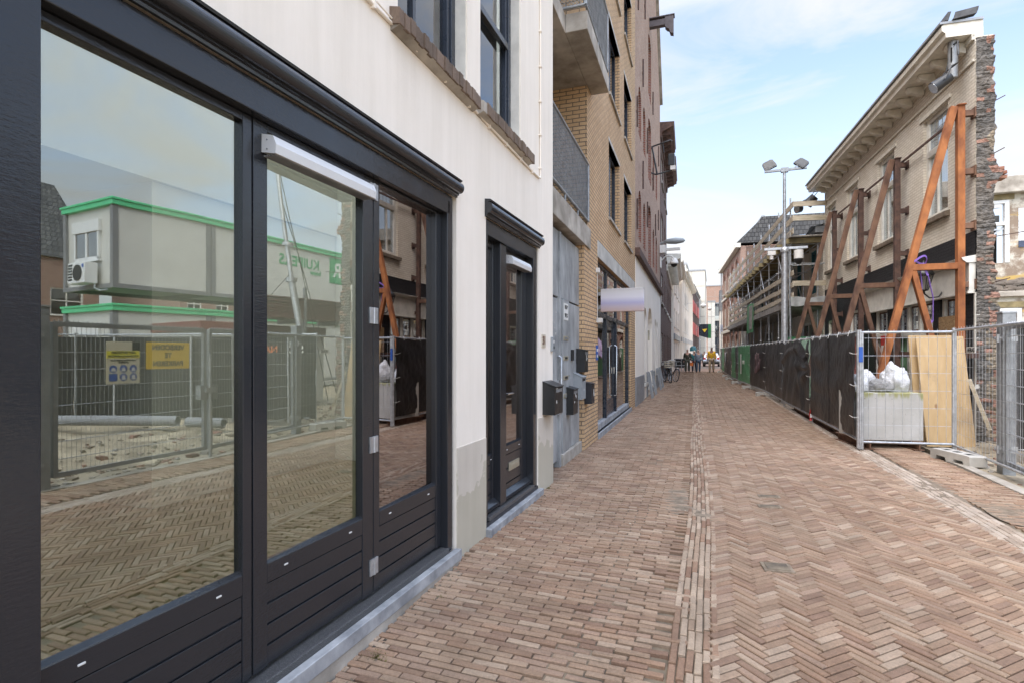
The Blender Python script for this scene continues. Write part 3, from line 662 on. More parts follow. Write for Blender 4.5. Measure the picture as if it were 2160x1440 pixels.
# ---------------------------------------------------------------- yellow brick apartment building with steel entrance, loggias and shop
BA = math.atan(.28/10.83)
apt = thing('apartment_building', 'yellow brick apartment building with grey steel entrance panels and a shop', 'building', (-1.84, 6.172, 0), R(90)+BA)
LOG1 = (-.02, 2.45, 3.53, 5.80); LOG2 = (-.02, 2.45, 6.05, 8.35)
win = []
for (a, c_) in ((4.72, 6.30), (7.08, 8.62)):
    for z in (4.26, 6.76, 9.26): win.append((a, c_, z, z+1.5))
SH = (3.45, 8.55, .10, 3.215)
w_ = MB(); w_.wall(.0, 9.57, -.4, 13, 0, .16, [(-.02,2.21,-.41,3.53), (-.02,2.45,3.53,8.35), SH]+win)
w_.build('wall', M['ybrick'], apt)
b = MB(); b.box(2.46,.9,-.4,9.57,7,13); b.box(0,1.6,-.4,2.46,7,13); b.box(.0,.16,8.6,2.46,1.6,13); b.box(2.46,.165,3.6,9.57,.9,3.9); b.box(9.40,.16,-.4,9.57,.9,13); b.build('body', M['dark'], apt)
m = MB(); m.box(2.45,.16,3.53,2.62,1.6,8.6); m.build('loggia_wall', M['ybrick'], apt)
# steel entrance: panels, post, gap, base
m = MB(); m.box(.005,.085,.09,.86,.12,2.235); d1 = m.build('steel_door', M['steelpanel'], apt, bevel=.003)
m = MB(); m.box(.945,.075,.155,2.205,.11,2.235); d2 = m.build('steel_panel', M['steelpanel'], apt, bevel=.003)
for a, c_ in ((.005,.86),(.945,2.205)):
    m = MB(); m.box(a,.08,2.262,c_,.115,3.14); m.build('steel_panel', M['steelpanel'], apt, bevel=.003)
m = MB(); m.box(.866,.055,-.3,.94,.14,3.14); m.build('steel_post', M['steelpanel'], apt, bevel=.004)
m = MB(); m.box(0,.14,-.3,2.21,.16,3.53); m.build('backing', M['dark'], apt)
m = MB(); m.box(.945,.03,-.3,2.2,.14,.152); m.build('base', M['concrete_old'], apt, bevel=.006)
m = MB(); m.pipe([(.835,.07,1.48),(.835,.03,1.46),(.835,.03,.72),(.835,.07,.70)], .013, 8); m.box(.81,.06,1.02,.86,.086,1.16); m.build('pull_handle', M['galv'], d1)
m = MB()
for k in range(26):
    rs = random.Random(k); x = rs.uniform(.08,.8); z = rs.uniform(1.0,2.1); m.box(x,.083,z,x+rs.uniform(.008,.03),.0855,z+rs.uniform(.008,.03))
m.build('paint_chip', M['mbwhite'], d1)
rg = random.Random(4); m = MB()
for q in range(3):
    x0 = .10+q*.07; m.pipe([(x0+.05*math.sin(k*1.9+q), .0835, 1.22+.055*k+rg.uniform(-.03,.03)) for k in range(7)], .004, 5)
m.build('graffiti', M['ink'], d1)
m = MB(); m.box(1.02,.055,.15,1.40,.077,2.25); pl = m.build('letter_plate', M['steelpanel'], d2, bevel=.002)
for z in (1.72,1.45,1.18,.93):
    m = MB(); m.box(1.06,.047,z-.03,1.33,.057,z+.03); o = m.build('mail_slot', M['brass'], pl, bevel=.003); m = MB(); m.box(1.12,.044,z-.012,1.27,.049,z+.014); m.build('flap', M['ink' if z in (1.45,1.18) else 'galvd'], o)
    m = MB(); m.tube((1.46,.062,z+.02),(1.46,.076,z+.02),.016,10); m.build('doorbell', M['galv'], d2)
m = MB(); m.box(1.07,.0505,1.97,1.33,.0545,2.20); po = m.build('paper_notice', M['paper'], d2)
for z, s in ((2.145,'HELP'),(2.03,'FIETS')): text(s, .075, M['ink'], po, Matrix.Translation((1.20,.049,z)) @ Matrix.Rotation(R(90),4,'X'), world=False, sx=1.0)
m = MB(); m.box(1.60,.05,1.41,1.72,.076,1.57); m.build('intercom', M['plastic_b'], d2, bevel=.004)
m = MB(); m.box(0,-.03,3.20,2.62,.16,3.53); m.build('concrete_beam', M['concrete_old'], apt, bevel=.008)
# balcony slab and loggia interiors
m = MB(); m.box(.93,-.30,5.80,2.80,.0,6.05); m.box(-.0,.0,5.802,2.448,1.6,6.048); m.build('balcony_slab', M['concrete_old'], apt, bevel=.01)
m = MB(); m.box(0,.45,3.53,1.22,.5,5.8); m.box(0,.45,6.05,1.22,.5,8.4); m.build('loggia_panel', M['steelpanel'], apt)
m = MB(); m.box(1.22,.40,3.53,1.30,.5,5.8); m.build('loggia_post', M['galvd'], apt)
m = MB(); m.box(1.5,1.55,3.55,2.3,1.6,5.6); m.build('loggia_window', M['navy'], apt)
def meshpanel(name, par, x0, x1, z0, z1, y, axis='x', frame=.02, cell=.05, r=.0023):
    P = (lambda a, z: (a, y, z)) if axis == 'x' else (lambda a, z: (y, a, z))
    m = MB(); 
    for p, q in ((P(x0,z0),P(x1,z0)),(P(x0,z1),P(x1,z1)),(P(x0,z0),P(x0,z1)),(P(x1,z0),P(x1,z1))): m.tube(p, q, frame, 8)
    for k in range(1, max(2,int((x1-x0)/.8))): m.tube(P(x0+(x1-x0)*k/int((x1-x0)/.8), z0-.1), P(x0+(x1-x0)*k/int((x1-x0)/.8), z0), frame*.8, 6)
    o = m.build(name, M['galvd'], par); m = MB(); Wd, Hd = x1-x0, z1-z0; n = int((Wd+Hd)/cell)
    for k in range(1, n):
        t = k*cell
        a0, c0 = (t, 0) if t < Wd else (Wd, t-Wd); a1, c1 = (0, t) if t < Hd else (t-Hd, Hd)
        m.bar(P(x0+a0,z0+c0), P(x0+a1,z0+c1), r*2, r*2); m.bar(P(x1-a0,z0+c0), P(x1-a1,z0+c1), r*2, r*2)
    m.build('wire_mesh', M['galvd'], o); return o
meshpanel('balcony_railing', apt, .02, 2.44, 3.62, 4.53, -.022)
meshpanel('balcony_railing', apt, .95, 2.78, 6.14, 7.1, -.275)
meshpanel('balcony_railing', apt, -.26, .9, 6.14, 7.1, .95, 'y')
# windows
for (a, c_, z0, z1) in win:
    f = MB(); f.box(a,.10,z0,a+.07,.16,z1); f.box(c_-.07,.10,z0,c_,.16,z1); f.box(a+.07,.10,z0,c_-.07,.16,z0+.07); f.box(a+.07,.10,z1-.07,c_-.07,.16,z1); f.box((a+c_)/2-.04,.10,z0+.07,(a+c_)/2+.04,.16,z1-.07)
    o = f.build('window_frame', M['navy'], apt, bevel=.004); q = MB(); q.box(a+.06,.135,z0+.06,c_-.06,.140,z1-.06); q.build('glass_pane', M['glassW'], o)
    q = MB(); q.prism([(a-.03,.10,z0),(a-.03,-.045,z0-.03),(a-.03,-.045,z0-.085),(a-.03,.10,z0-.085)], (c_-a+.06,0,0)); q.build('window_sill', M['concrete_old'], apt, bevel=.004)
    q = MB(); q.box(a-.04,-.006,z1,c_+.04,.1,z1+.075); q.build('lintel', M['concrete'], apt)
# shop
m = MB(); m.box(3.40,-.012,3.218,9.40,.12,3.515); m.build('shop_lintel', M['concrete'], apt, bevel=.006)
f = MB(); y0, y1 = .06, .14
for x in (3.452,4.80,6.20,8.42): f.box(x,y0,.10,x+(.12 if x != 8.42 else .128),y1,3.21)
f.box(3.57,y0,2.20,8.42,y1,2.29); f.box(3.57,y0,3.14,8.42,y1,3.212); sf = f.build('shop_frame', M['navy'], apt, bevel=.005)
m = MB(); m.box(3.57,.09,2.29,8.42,.11,3.14); m.build('transom_panel', M['glassB'], sf)
m = MB(); m.box(3.57,.1,.22,4.80,.106,2.2); m.box(6.32,.1,.22,8.42,.106,2.2); m.build_each('glass_pane', M['glassS'], sf)
m = MB(); m.box(3.45,-.03,-.2,8.55,.06,.10); m.box(3.57,.04,.1,8.42,.13,.22); m.build('shop_sill', M['bluestone'], apt, bevel=.005)
m = MB(); m.box(4.92,.10,.12,5.05,.14,2.2); m.box(6.05,.10,.12,6.2,.14,2.2); m.box(5.05,.10,.12,6.05,.14,.55); m.box(5.05,.1,2.08,6.05,.14,2.2); sd_ = m.build('shop_door', M['navy'], apt, bevel=.004)
m = MB(); m.box(5.05,.118,.55,6.05,.124,2.08); m.build('glass_pane', M['glassS'], sd_)
m = MB(); m.pipe([(6.12,.09,1.7),(6.12,.04,1.68),(6.12,.04,.6),(6.12,.09,.58)], .014, 8); m.box(6.09,.085,1.08,6.15,.10,1.22); m.build('handle', M['chrome'], sd_)
m = MB(); m.box(3.6,.45,.2,4.75,.47,2.1); m.build('window_display', simple('green_display', (.06,.20,.055), .7, var=.4, scale=2), apt)
rg = random.Random(9); m = MB()
for q in range(5): m.pipe([(4.0+.09*q+.07*math.cos(k*1.3+q), .092, 1.55+.14*math.sin(k*1.15+q*.9)+.02*k) for k in range(9)], .008, 5)
m.build('graffiti', simple('pale_graffiti', (.52,.38,.50), .7), apt)
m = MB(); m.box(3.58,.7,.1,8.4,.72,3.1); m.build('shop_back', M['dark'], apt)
# small fittings on the brick pier
m = MB(); m.box(3.30,-.10,2.05,3.40,0,2.13); m.box(3.25,-.06,2.92,3.33,0,3.0); m.tube((3.29,-.02,2.1),(3.29,-.02,2.95),.008,6); m.build('alarm_light', M['mbwhite'], apt, bevel=.004)
m = MB(); m.box(3.25,-.012,1.40,3.43,0,1.66); o = m.build('blue_sign', M['blue'], apt, bevel=.003); m = MB(); m.box(3.28,-.014,1.55,3.40,-.011,1.60); m.box(3.29,-.014,1.45,3.39,-.011,1.50); m.build('sign_mark', M['mbwhite'], o)
# projecting shop sign (its lettering is not readable in the photo)
def signmat():
    m, n, b = newmat('pale_sign_face'); s = N(n, 'ShaderNodeSeparateXYZ', {0: obj_coord(n)}); r = N(n, 'ShaderNodeValToRGB', {0: N(n,'ShaderNodeMapRange',{0:s.outputs[2],1:2.24,2:2.66}).outputs[0]}); e = r.color_ramp.elements
    e[0].position = 0; e[0].color = (.42,.31,.27,1); e[1].position = 1; e[1].color = (.40,.38,.37,1); x = e.new(.22); x.color = (.40,.34,.38,1); x = e.new(.38); x.color = (.34,.33,.48,1); x = e.new(.62); x.color = (.54,.53,.58,1); x = e.new(.85); x.color = (.50,.49,.50,1)
    n.links.new(r.outputs[0], b.inputs['Base Color']); b.inputs['Roughness'].default_value = .4; return m
sg = thing('shop_sign', 'pale white and lilac sign board projecting over the shop window', 'sign', (-1.84-.0259*3.5, 6.172+3.5, 0), R(90)+BA)
m = MB(); m.box(-.03,-.80,2.245,.03,-.045,2.655); m.build('sign_board', signmat(), sg, bevel=.01); m = MB(); m.box(-.02,-.05,2.3,.02,.0,2.36); m.box(-.02,-.05,2.54,.02,.0,2.6); m.build('bracket', M['galvd'], sg)
def apt_pt(s, y, z): return Vector((-1.84, 6.172, 0))+Vector((-math.sin(BA)*s+math.cos(BA)*-y, math.cos(BA)*s-math.sin(BA)*y, z))
def lb2(label, s, z, W, D, H, lid, mt, y=.075): letterbox(label, tuple(apt_pt(s, y, z)), R(90)+BA, W, D, H, lid, mt)
lb2('small black letter box low on the grey steel panel', 1.38, .66, .30, .12, .39, .03, M['plastic_b'])
lb2('grey plastic letter box on the steel panel, among the black ones', 1.92, .83, .30, .13, .40, .06, M['plastic_g'])
lb2('black letter box with white stickers, highest on the steel panel', 2.10, 1.23, .26, .13, .36, .02, M['plastic_b'], .07)
lb2('dark grey letter box tucked below and behind the grey one', 2.34, .73, .24, .12, .34, .02, M['blackmat'], .0)
# ---------------------------------------------------------------- brown brick warehouse
wr = thing('warehouse', 'tall old brown brick warehouse with round arched windows and white ground floor', 'warehouse', (-2.105, 15.745, 0), R(90)+math.atan(.28/11))
ar = []
def A(x, z, w, hh): ar.append((x-w/2, x+w/2, z, z+hh, w/2, .16))
for z in (5.0, 8.2, 11.1):
    for x in (1.5, 3.0, 7.0, 8.6): A(x, z, .85, 1.55)
for z in (4.7, 7.9, 11.0, 14.2): ar.append((4.55, 5.75, z, z+2.3, .25, .22))
w_ = MB(); lo = [a for a in ar if a[2] < 11.05]
w_.wall(0, 11, 4.3, 13.4, 0, .4, lo, 0, 1)
w_.prism([(0,0,13.4),(11,0,13.4),(7.4,0,17.6),(3.6,0,17.6)], (0,.4,0))
w_.build('wall', [M['ware'], M['warer']], wr)
m = MB()
for (a, c_, z0, z1, rise, dp) in lo: m.box(a-.05, dp-.012, z0-.05, c_+.05, dp+.05, z1+.05)
m.build('niche_back', M['warer'], wr)
m = MB(); m.box(.0,.401,-.4,11,8,13.3); m.build('body', M['ware'], wr)
m = MB(); m.prism([(-.1,-.12,13.35),(3.55,-.12,17.7),(3.55,-.12,17.85),(-.1,-.12,13.5)], (0,.5,0)); m.prism([(11.1,-.12,13.35),(11.1,-.12,13.5),(7.45,-.12,17.85),(7.45,-.12,17.7)], (0,.5,0)); m.box(3.55,-.12,17.7,7.45,.4,17.85); m.build('gable_coping', M['concrete_old'], wr)
m = MB()
for (x, z) in ((.5,8.6),(.5,5.6),(2.3,7.3),(2.3,10.6),(3.9,9.0),(3.9,6.4),(6.4,8.4),(6.4,11.4),(7.8,6.9),(9.5,7.5),(9.6,10.4),(.8,12.2),(3.0,13.2)): m.tube((x,-.03,z-.45),(x,-.03,z+.45),.022,6); m.box(x-.04,-.03,z-.03,x+.04,0,z+.03)
m.build_each('wall_anchor', M['rustv'], wr)
bm_ = MB(); bm_.box(5.0,-.82,13.62,5.2,.1,13.85); bm_.prism([(4.98,-.86,13.92),(4.98,-.56,13.92),(4.98,-.56,13.55),(4.98,-.64,13.46),(4.98,-.70,13.44),(4.98,-.75,13.28),(4.98,-.86,13.24)], (.24,0,0)); bm_.box(4.96,-.9,13.91,5.24,.05,13.95)
tag(bm_.build('hoist_beam', simple('purple_grey_paint', (.085,.07,.075), .6, var=.15), wr, bevel=.008))
GF = [(.0,10.98,-.4,4.27)]
arc = [(2.55,3.45,.55,3.05,.4,.3),(4.0,5.9,.35,3.2,.75,.3),(7.2,7.95,.75,2.95,.35,.3),(8.3,8.9,.75,2.9,.3,.3)]
w_ = MB(); w_.wall(.02, 10.98, -.4, 4.28, -.03, .43, arc); w_.build('ground_floor_wall', M['white'], wr)
m = MB(); m.box(.01,-.05,-.4,2.5,.0,.85); m.box(3.5,-.05,-.4,3.98,0,.85); m.box(5.92,-.05,-.4,7.15,.0,.85); m.box(8.0,-.05,-.4,10.99,0,.85); m.build_each('plinth', M['zinc'], wr)
m = MB(); m.box(-.05,-.16,4.28,11.05,.0,4.52); m.build('stone_course', M['rustv'], wr, bevel=.02)
for (a, c_, z0, z1, r_, d_) in arc:
    m = MB(); m.box(a-.03,.18,z0,c_+.03,.24,z1+.02); o = m.build('window_frame', M['navy'] if c_-a < 1.2 else M['creamw'], wr)
    if c_-a < 1.2:
        m = MB(); m.box(a+.06,.165,z0+.08,c_-.06,.182,z1-.4); m.build('glass_pane', M['glassW'], o); m = MB(); m.box(a,.14,z0+(z1-z0)*.5,c_,.185,z0+(z1-z0)*.5+.07); m.build('rail', M['creamw'], o)
    m = MB(); m.box(a-.05,-.08,z0-.1,c_+.05,.2,z0); m.build('window_sill', M['creamw'], wr)
m = MB(); m.box(4.3,-.05,2.0,4.5,.16,2.35); m.box(4.5,-.02,2.05,4.62,.0,2.2); m.build('wall_lantern', M['brass'], wr)
for k, x in enumerate((3.0,4.6,7.4,8.9)):
    t = thing('stair_guard', ('grey iron guard rail leaning outside the first white arched window','grey iron guard rail before the wide arched doorway','grey iron guard rail below the third arched window','farthest grey iron guard rail along the white ground floor')[k], 'guard rail', (-2.105-.0254*x+.02, 15.745+x, gz(15.7+x)), R(90)+math.atan(.28/11), 'grey guard rails along the warehouse')
    m = MB(); m.bar((-.05,-.24,0),(-.05,-.10,.85),.05,.07); m.bar((.5,-.24,0),(.5,-.10,.85),.05,.07); m.build_each('post', M['zinc'], t); m = MB(); m.bar((-.1,-.08,.86),(.55,-.08,.86),.05,.05); m.build('rail', M['zinc'], t)
def frm(name, lab, cat, loc, rz): return thing(name, lab, cat, loc, rz)
t = thing('floodlight_bracket', 'black tube bracket with a floodlight high on the brown brick warehouse', 'floodlight', (-2.28, 21.6, 9.4), R(90))
m = MB(); m.pipe([(0,0,0),(0,-.1,.1),(0,-.75,.25),(0,-.8,.2)], .03, 6); m.pipe([(0,0,-.9),(0,-.2,-1.0),(0,-.8,-.9)], .03, 6); m.tube((0,-.05,.1),(0,-.25,-1.0),.03,6); m.tube((0,-.45,.2),(0,-.5,-.2),.02,6); m.build('bracket', M['plastic_b'], t)
m = MB(); m.box(-.12,-.9,-.75,.12,-.66,-.3); m.build('lamp_head', M['plastic_b'], t, bevel=.02); m = MB(); m.box(-.1,-.92,-.9,.1,-.74,-.74); m.build('lens', M['mbwhite'], t)
t = thing('street_lamp', 'dark street lamp on a short arm from the brown warehouse corner', 'street lamp', (-2.33, 26.0, 6.6), R(90))
m = MB(); m.tube((0,0,0),(0,-.25,.05),.035,8); m.build('arm', M['galvd'], t); m = MB(); m.lathe([(.02,-.5),(.10,-.42),(.15,-.1),(.12,.25),(.05,.42),(.01,.45)], (0,-.62,.07), 12, 0, 'y'); m.build('lamp_head', M['plastic_g'], t)
t = thing('security_camera', 'white dome camera on a swan neck bracket on the warehouse corner', 'camera', (-2.33, 26.2, 5.85), R(90))
m = MB(); m.box(-.14,-.06,-.35,.14,0,.15); m.pipe([(0,-.06,0),(0,-.25,.18),(0,-.5,.18),(0,-.62,.05)], .035, 8); m.build('bracket', M['mbwhite'], t, bevel=.01)
m = MB(); m.lathe([(.02,.16),(.12,.1),(.2,-.08),(.2,-.14),(.17,-.15)], (0,-.62,-.06), 16); m.build('housing', M['mbwhite'], t); m = MB(); m.lathe([(.15,-.15),(.12,-.24),(.02,-.29)], (0,-.62,-.06), 14); m.build('dome', M['plastic_b'], t)
t = thing('utility_box', 'white box with horizontal arm above the dome camera', 'camera mount', (-2.33, 26.1, 6.1), R(90)); m = MB(); m.box(-.16,-.26,.05,.16,0,.42); m.build('box', M['mbwhite'], t, bevel=.01); m = MB(); m.box(-.06,-.9,.16,.06,-.26,.28); m.build('arm', M['mbwhite'], t, bevel=.01)
# ---------------------------------------------------------------- propped-up ruin facade (local: X = -s, s runs away from the camera; -Y is the street)
RA = (4.29, 11.75, 0); RZ = math.atan2(-.9968, .0793)
ru = thing('ruin_facade', 'free standing cream brick facade of a demolished building with torn end', 'facade', RA, RZ)
def rp_(s, y, z): return Vector(RA)+Vector((-.0793*s+.9968*y, .9968*s+.0793*y, z))
UW = [(-2.0,-.95,4.27,6.35),(-4.56,-3.5,4.27,6.35),(-7.0,-6.05,4.27,6.35),(-9.0,-8.15,4.27,6.35)]
w_ = MB(); w_.wall(-9.35, 0, 3.66, 7.05, 0, .27, UW); w_.build('upper_wall', M['cbrick'], ru)
LW = [(-1.25,-.36,.0,2.62),(-3.5,-1.56,.0,2.62),(-4.75,-3.92,.0,2.62),(-6.8,-5.95,.4,2.75),(-9.0,-8.1,.0,2.6)]
w_ = MB(); w_.wall(-9.35, 0, -.3, 3.658, .0, .27, LW); w_.build('lower_wall', M['kbrick'], ru)
m = MB(); m.box(-5.45,-.10,2.60,.03,-.001,3.10); m.prism([(.05,-.001,3.10),(.05,-.14,3.10),(.05,-.20,3.15),(.05,-.22,3.19),(.05,-.001,3.23)], (-5.55,0,0)); m.box(-5.5,-.12,2.56,.035,-.02,2.60); m.build('fascia', M['creamw'], ru, bevel=.004)
m = MB(); m.box(.003,-.02,-.3,.05,.05,2.58); m.build('white_edge', M['creamw'], ru)
def leaded(par, x0, x1, z0, z1, y, nx, nz, mt, nm='leaded_light'):
    q = MB(); q.box(x0,y,z0,x1,y+.006,z1); o = q.build(nm, mt, par); m = MB()
    for k in range(nx+1): m.box(x0+(x1-x0)*k/nx-.006,y-.008,z0,x0+(x1-x0)*k/nx+.006,y,z1)
    for k in range(nz+1): m.box(x0,y-.008,z0+(z1-z0)*k/nz-.006,x1,y,z0+(z1-z0)*k/nz+.006)
    cxm, czm = (x0+x1)/2, (z0+z1)/2; a, b = (x1-x0)*.17, (z1-z0)*.12
    m.box(cxm-a,y-.009,czm-b,cxm+a,y-.002,czm+b); m.build('lead_bar', M['zinc'], o); return o
for k, (a, c_, z0, z1) in enumerate(UW):
    f = MB(); y0, y1 = .06, .16; f.box(a,y0,z0,a+.13,y1,z1); f.box(c_-.13,y0,z0,c_,y1,z1); f.box(a+.13,y0,z0,c_-.13,y1,z0+.08); f.box(a+.13,y0,z1-.08,c_-.13,y1,z1); f.box(a+.10,y0-.03,5.55,c_-.10,y1,5.68); f.box((a+c_)/2-.1,y0+.02,z0+.08,(a+c_)/2-.04,y1-.02,5.55)
    o = f.build('window_frame', M['creamw'], ru, bevel=.004)
    leaded(o, a+.13, c_-.13, 5.68, z1-.08, .10, 5, 3, M['glassD'])
    q = MB(); q.box(a+.13,.10,z0+.08,c_-.13,.105,5.55); q.build('glass_pane', M['glassD'], o)
    s_ = MB(); s_.cc = (1,1,1); x = a-.06; rs = random.Random(k)
    while x < c_+.06:
        kk = rs.uniform(.8,1.2); s_.cc = (.17*kk,.135*kk,.10*kk); dz = rs.uniform(-.006,.006); s_.prism([(x,.05,z0-.005+dz),(x,-.09,z0-.04+dz),(x,-.09,z0-.13+dz),(x,.05,z0-.13+dz)], (.05,0,0)); x += .057
    s_.build('brick_sill', M['paving'], ru, bevel=.004)
    q = MB(); q.box(a-.12,-.03,z1+.02,c_+.12,.02,z1+.10); q.build('lintel', M['cream'], ru)
cols_ = [simple('board_%s' % n, c, .7, var=.3, scale=3) for n, c in (('pale',(.55,.55,.52)),('red',(.42,.13,.11)),('green',(.15,.30,.17)),('cream',(.58,.52,.42)),('blue',(.30,.40,.46)))]
rs = random.Random(12)
for k, (a, c_, z0, z1) in enumerate(LW):
    f = MB(); y0, y1 = .03, .17; zt = z1-.62
    f.box(a,y0,z0,a+.10,y1,z1); f.box(c_-.10,y0,z0,c_,y1,z1); f.box(a+.10,y0,z1-.07,c_-.10,y1,z1); f.box(a+.10,y0-.03,zt-.12,c_-.10,y1,zt)
    n = 3 if k == 1 else 1; ww = (c_-a-.2)/n
    for j in range(1, n): f.box(a+.1+ww*j-.05,y0,z0,a+.1+ww*j+.05,y1,z1-.07)
    f.box(a+.1,y0,z0,c_-.1,y1,z0+.5)
    o = f.build('shop_frame', M['creamw'] if k != 4 else M['cream'], ru, bevel=.004)
    for j in range(n):
        x0, x1 = a+.1+ww*j+(.05 if j else 0), a+.1+ww*(j+1)-(.05 if j < n-1 else 0)
        fr = MB(); fr.box(x0,.085,zt,x0+.035,.11,z1-.07); fr.box(x1-.035,.085,zt,x1,.11,z1-.07); fr.box(x0,.085,zt,x1,.11,zt+.035); fr.box(x0,.085,z1-.105,x1,.11,z1-.07); fo = fr.build('sash', M['rustd'], o)
        leaded(o, x0+.035, x1-.035, zt+.035, z1-.105, .095, 3, 4, M['glassD'])
        q = MB(); q.box(x0,.10,z0+.5,x1,.12,zt-.12); q.build('board', cols_[(k*2+j) % 5] if k else M['ply'], o)
        q = MB()
        for t in range(5):
            px_, pz = rs.uniform(x0, x1-.1), rs.uniform(z0+.6, zt-.4); q.box(px_,.094,pz,px_+rs.uniform(.03,.2),.101,pz+rs.uniform(.05,.35))
        q.build('peeling_paper', cols_[(k+j+3) % 5], o)
m = MB(); m.box(-1.27,-.02,1.55,-.66,.02,2.22); m.build('strand_board', M['osb'], ru)
m = MB(); m.box(-4.22,-.04,.0,-3.9,.03,1.95); o = m.build('red_board', M['red'], ru); m = MB(); m.box(-4.17,-.045,1.3,-3.97,-.039,1.72); m.build('paper_notice', M['mbwhite'], o)
# cornice with corbels
m = MB(); m.prism([(.0,.12,7.34),(.0,-.46,7.34),(.0,-.50,7.30),(.0,-.49,7.22),(.0,-.44,7.18),(.0,-.43,7.10),(.0,-.05,7.10),(.0,-.05,7.05),(.0,.12,7.05)], (-9.65,0,0)); m.build('cornice', M['cream'], ru)
m = MB(); m.box(-9.7,-.53,7.335,.02,.12,7.375); m.build('gutter_edge', M['zinc'], ru)
m = MB()
for k in range(17):
    x = -.25-k*.55; m.prism([(x,-.02,7.09),(x,-.32,7.09),(x,-.32,7.03),(x,-.28,6.98),(x,-.18,6.96),(x,-.11,6.92),(x,-.02,6.90)], (-.11,0,0))
m.build_each('corbel', M['cream'], ru, bevel=.004)
m = MB(); m.box(-9.35,-.035,6.62,0,.0,6.66); m.box(-9.35,-.045,7.0,0,0,7.09); m.build('string_course', M['cream'], ru)
m = MB(); m.tube((-.18,-.25,7.09),(-.20,-.24,6.45),.075,12); m.build('downpipe_stub', M['galvd'], ru)
m = MB(); m.prism([(-.05,-.35,7.38),(.06,-.35,7.38),(.02,-.30,7.52),(-.12,-.25,7.52)], (0,.35,.05)); m.prism([(-.5,-.45,7.38),(.02,-.45,7.39),(.0,-.40,7.55),(-.45,-.42,7.50)], (0,.05,.0)); m.build('torn_roofing', simple('dark_roofing', (.05,.05,.052), .8, var=.3, scale=6), ru)
# torn end: rough courses of broken brick and mortar
rs = random.Random(21); mb = MB(); mb.cc = (1,1,1); z = -.25
def rough(mb, x0, y0, z0, x1, y1, z1, c, j):
    mb.cc = c; P = [(x0,y0,z0),(x1,y0,z0),(x1,y1,z0),(x0,y1,z0),(x0,y0,z1),(x1,y0,z1),(x1,y1,z1),(x0,y1,z1)]
    P = [(a+rs.uniform(-j,j),b+rs.uniform(-j,j),c_+rs.uniform(-j*.5,j*.5)) for a,b,c_ in P]
    mb.add(P, [(3,2,1,0),(4,5,6,7),(0,1,5,4),(1,2,6,5),(2,3,7,6),(3,0,4,7)])
GREY = [(.135,.125,.115),(.19,.175,.155),(.10,.09,.085),(.24,.22,.195)]; RED = [(.31,.13,.085),(.36,.18,.12),(.26,.11,.07)]; TAN = [(.46,.36,.25),(.40,.30,.19),(.52,.43,.32)]
def width(z): return .27+.045*noise.noise(Vector((0,z*2.3,1)))+.03*noise.noise(Vector((0,z*9,4)))+(.07 if z < 2.6 else 0)+(.12*max(0,1-abs(z-4.65)/.22))+(.10 if z < 1.9 else 0)
ny, nz_ = 22, 560; vv = []; cc_ = []
for j in range(nz_+1):
    z = -.25+7.25*j/nz_; wz = width(z); zz_ = z; row_ = 0
    for i in range(ny+1):
        t_ = i/ny; y = wz*t_; P = Vector((y*3, z*3, 2)); zw = z+.022*noise.noise(Vector((y*5, z*2.2, 7)))+.010*noise.noise(Vector((y*11, z*7, 3))); row_ = math.floor(zw/.066); bz = abs((zw/.066)%1-.5)*2; hb = noise.cell(Vector((math.floor((y+.1*(row_%2))/.2)+.5, row_+.5, .5)))
        jut = .030*noise.noise(P*2.2)+.022*noise.noise(P*6)+.012*noise.noise(P*15)+.020*(abs(hb) % 1)*(1-bz**6)-.007*bz**6-.05*max(0,t_-.85)*4*(.4+.6*noise.noise(P*4))
        vv.append((jut*.85+.062, y-.01+.02*noise.noise(P*5+Vector((9,0,0)))*t_, z))
        g = .15+.05*noise.noise(P*2.5)+.035*noise.noise(P*9); c = (g, g*.93, g*.84)
        h2 = abs(hb*7.3) % 1; far_ = t_ > .5
        if far_ and h2 > (.45 if z < 3.2 else .72) or h2 > .93: k_ = .8+.5*h2; c = (.31*k_,.17*k_,.125*k_)
        if z < 2.1+.3*noise.noise(P*1.5) and t_ > .28 and h2 < .6 or (far_ and noise.noise(P*1.3+Vector((5,5,5))) > .28): c = (.30+.8*(g-.14),.245+.7*(g-.14),.175+.5*(g-.14))
        if bz > .86: c = tuple(a*.6+.07 for a in c)
        cc_.append(tuple(a*.74 for a in c))
te = MB(); te.cc = (1,1,1)
for j in range(nz_):
    for i in range(ny):
        a = j*(ny+1)+i; te.f.append([a,a+1,a+ny+2,a+ny+1]); te.m.append(0); te.s.append(False); te.c.append(cc_[a])
te.v = vv; b0 = len(vv)
for j in range(nz_+1): q = vv[j*(ny+1)+ny]; te.v.append((-.30,q[1]-.02*noise.noise(Vector((q[2]*8,3,3))),q[2]))
for j in range(nz_): te.f.append([j*(ny+1)+ny,b0+j,b0+j+1,(j+1)*(ny+1)+ny]); te.m.append(0); te.s.append(False); te.c.append(cc_[j*(ny+1)+ny])
te.build('torn_edge', M['paving'], ru)
m = MB(); m.box(-.34,.02,-.3,-.16,.25,7.0); m.build('edge_core', M['concrete_old'], ru)
m = MB(); m.cc = (1,1,1)
for (a, z0, n) in ((.30,4.62,3),(.32,4.55,2),(.28,4.70,2)):
    for q in range(n): kk = rs.uniform(.8,1.2); rough(m, -.25, a+.02*q, z0+.06*q*0, -.05+.02*q, a+.17, z0+.055, tuple(v*kk for v in RED[q % 3]), .01)
m.build('loose_brick', M['paving'], ru, bevel=.005)
m = MB()
for (y, z, l) in ((.3,3.55,.5),(.28,5.9,.15),(.3,5.0,.12),(.3,2.75,.2)): m.tube((-.1,y,z),(.02,y+l,z+.06),.008,6)
m.build('reinforcing_bar', M['rustv'], ru)
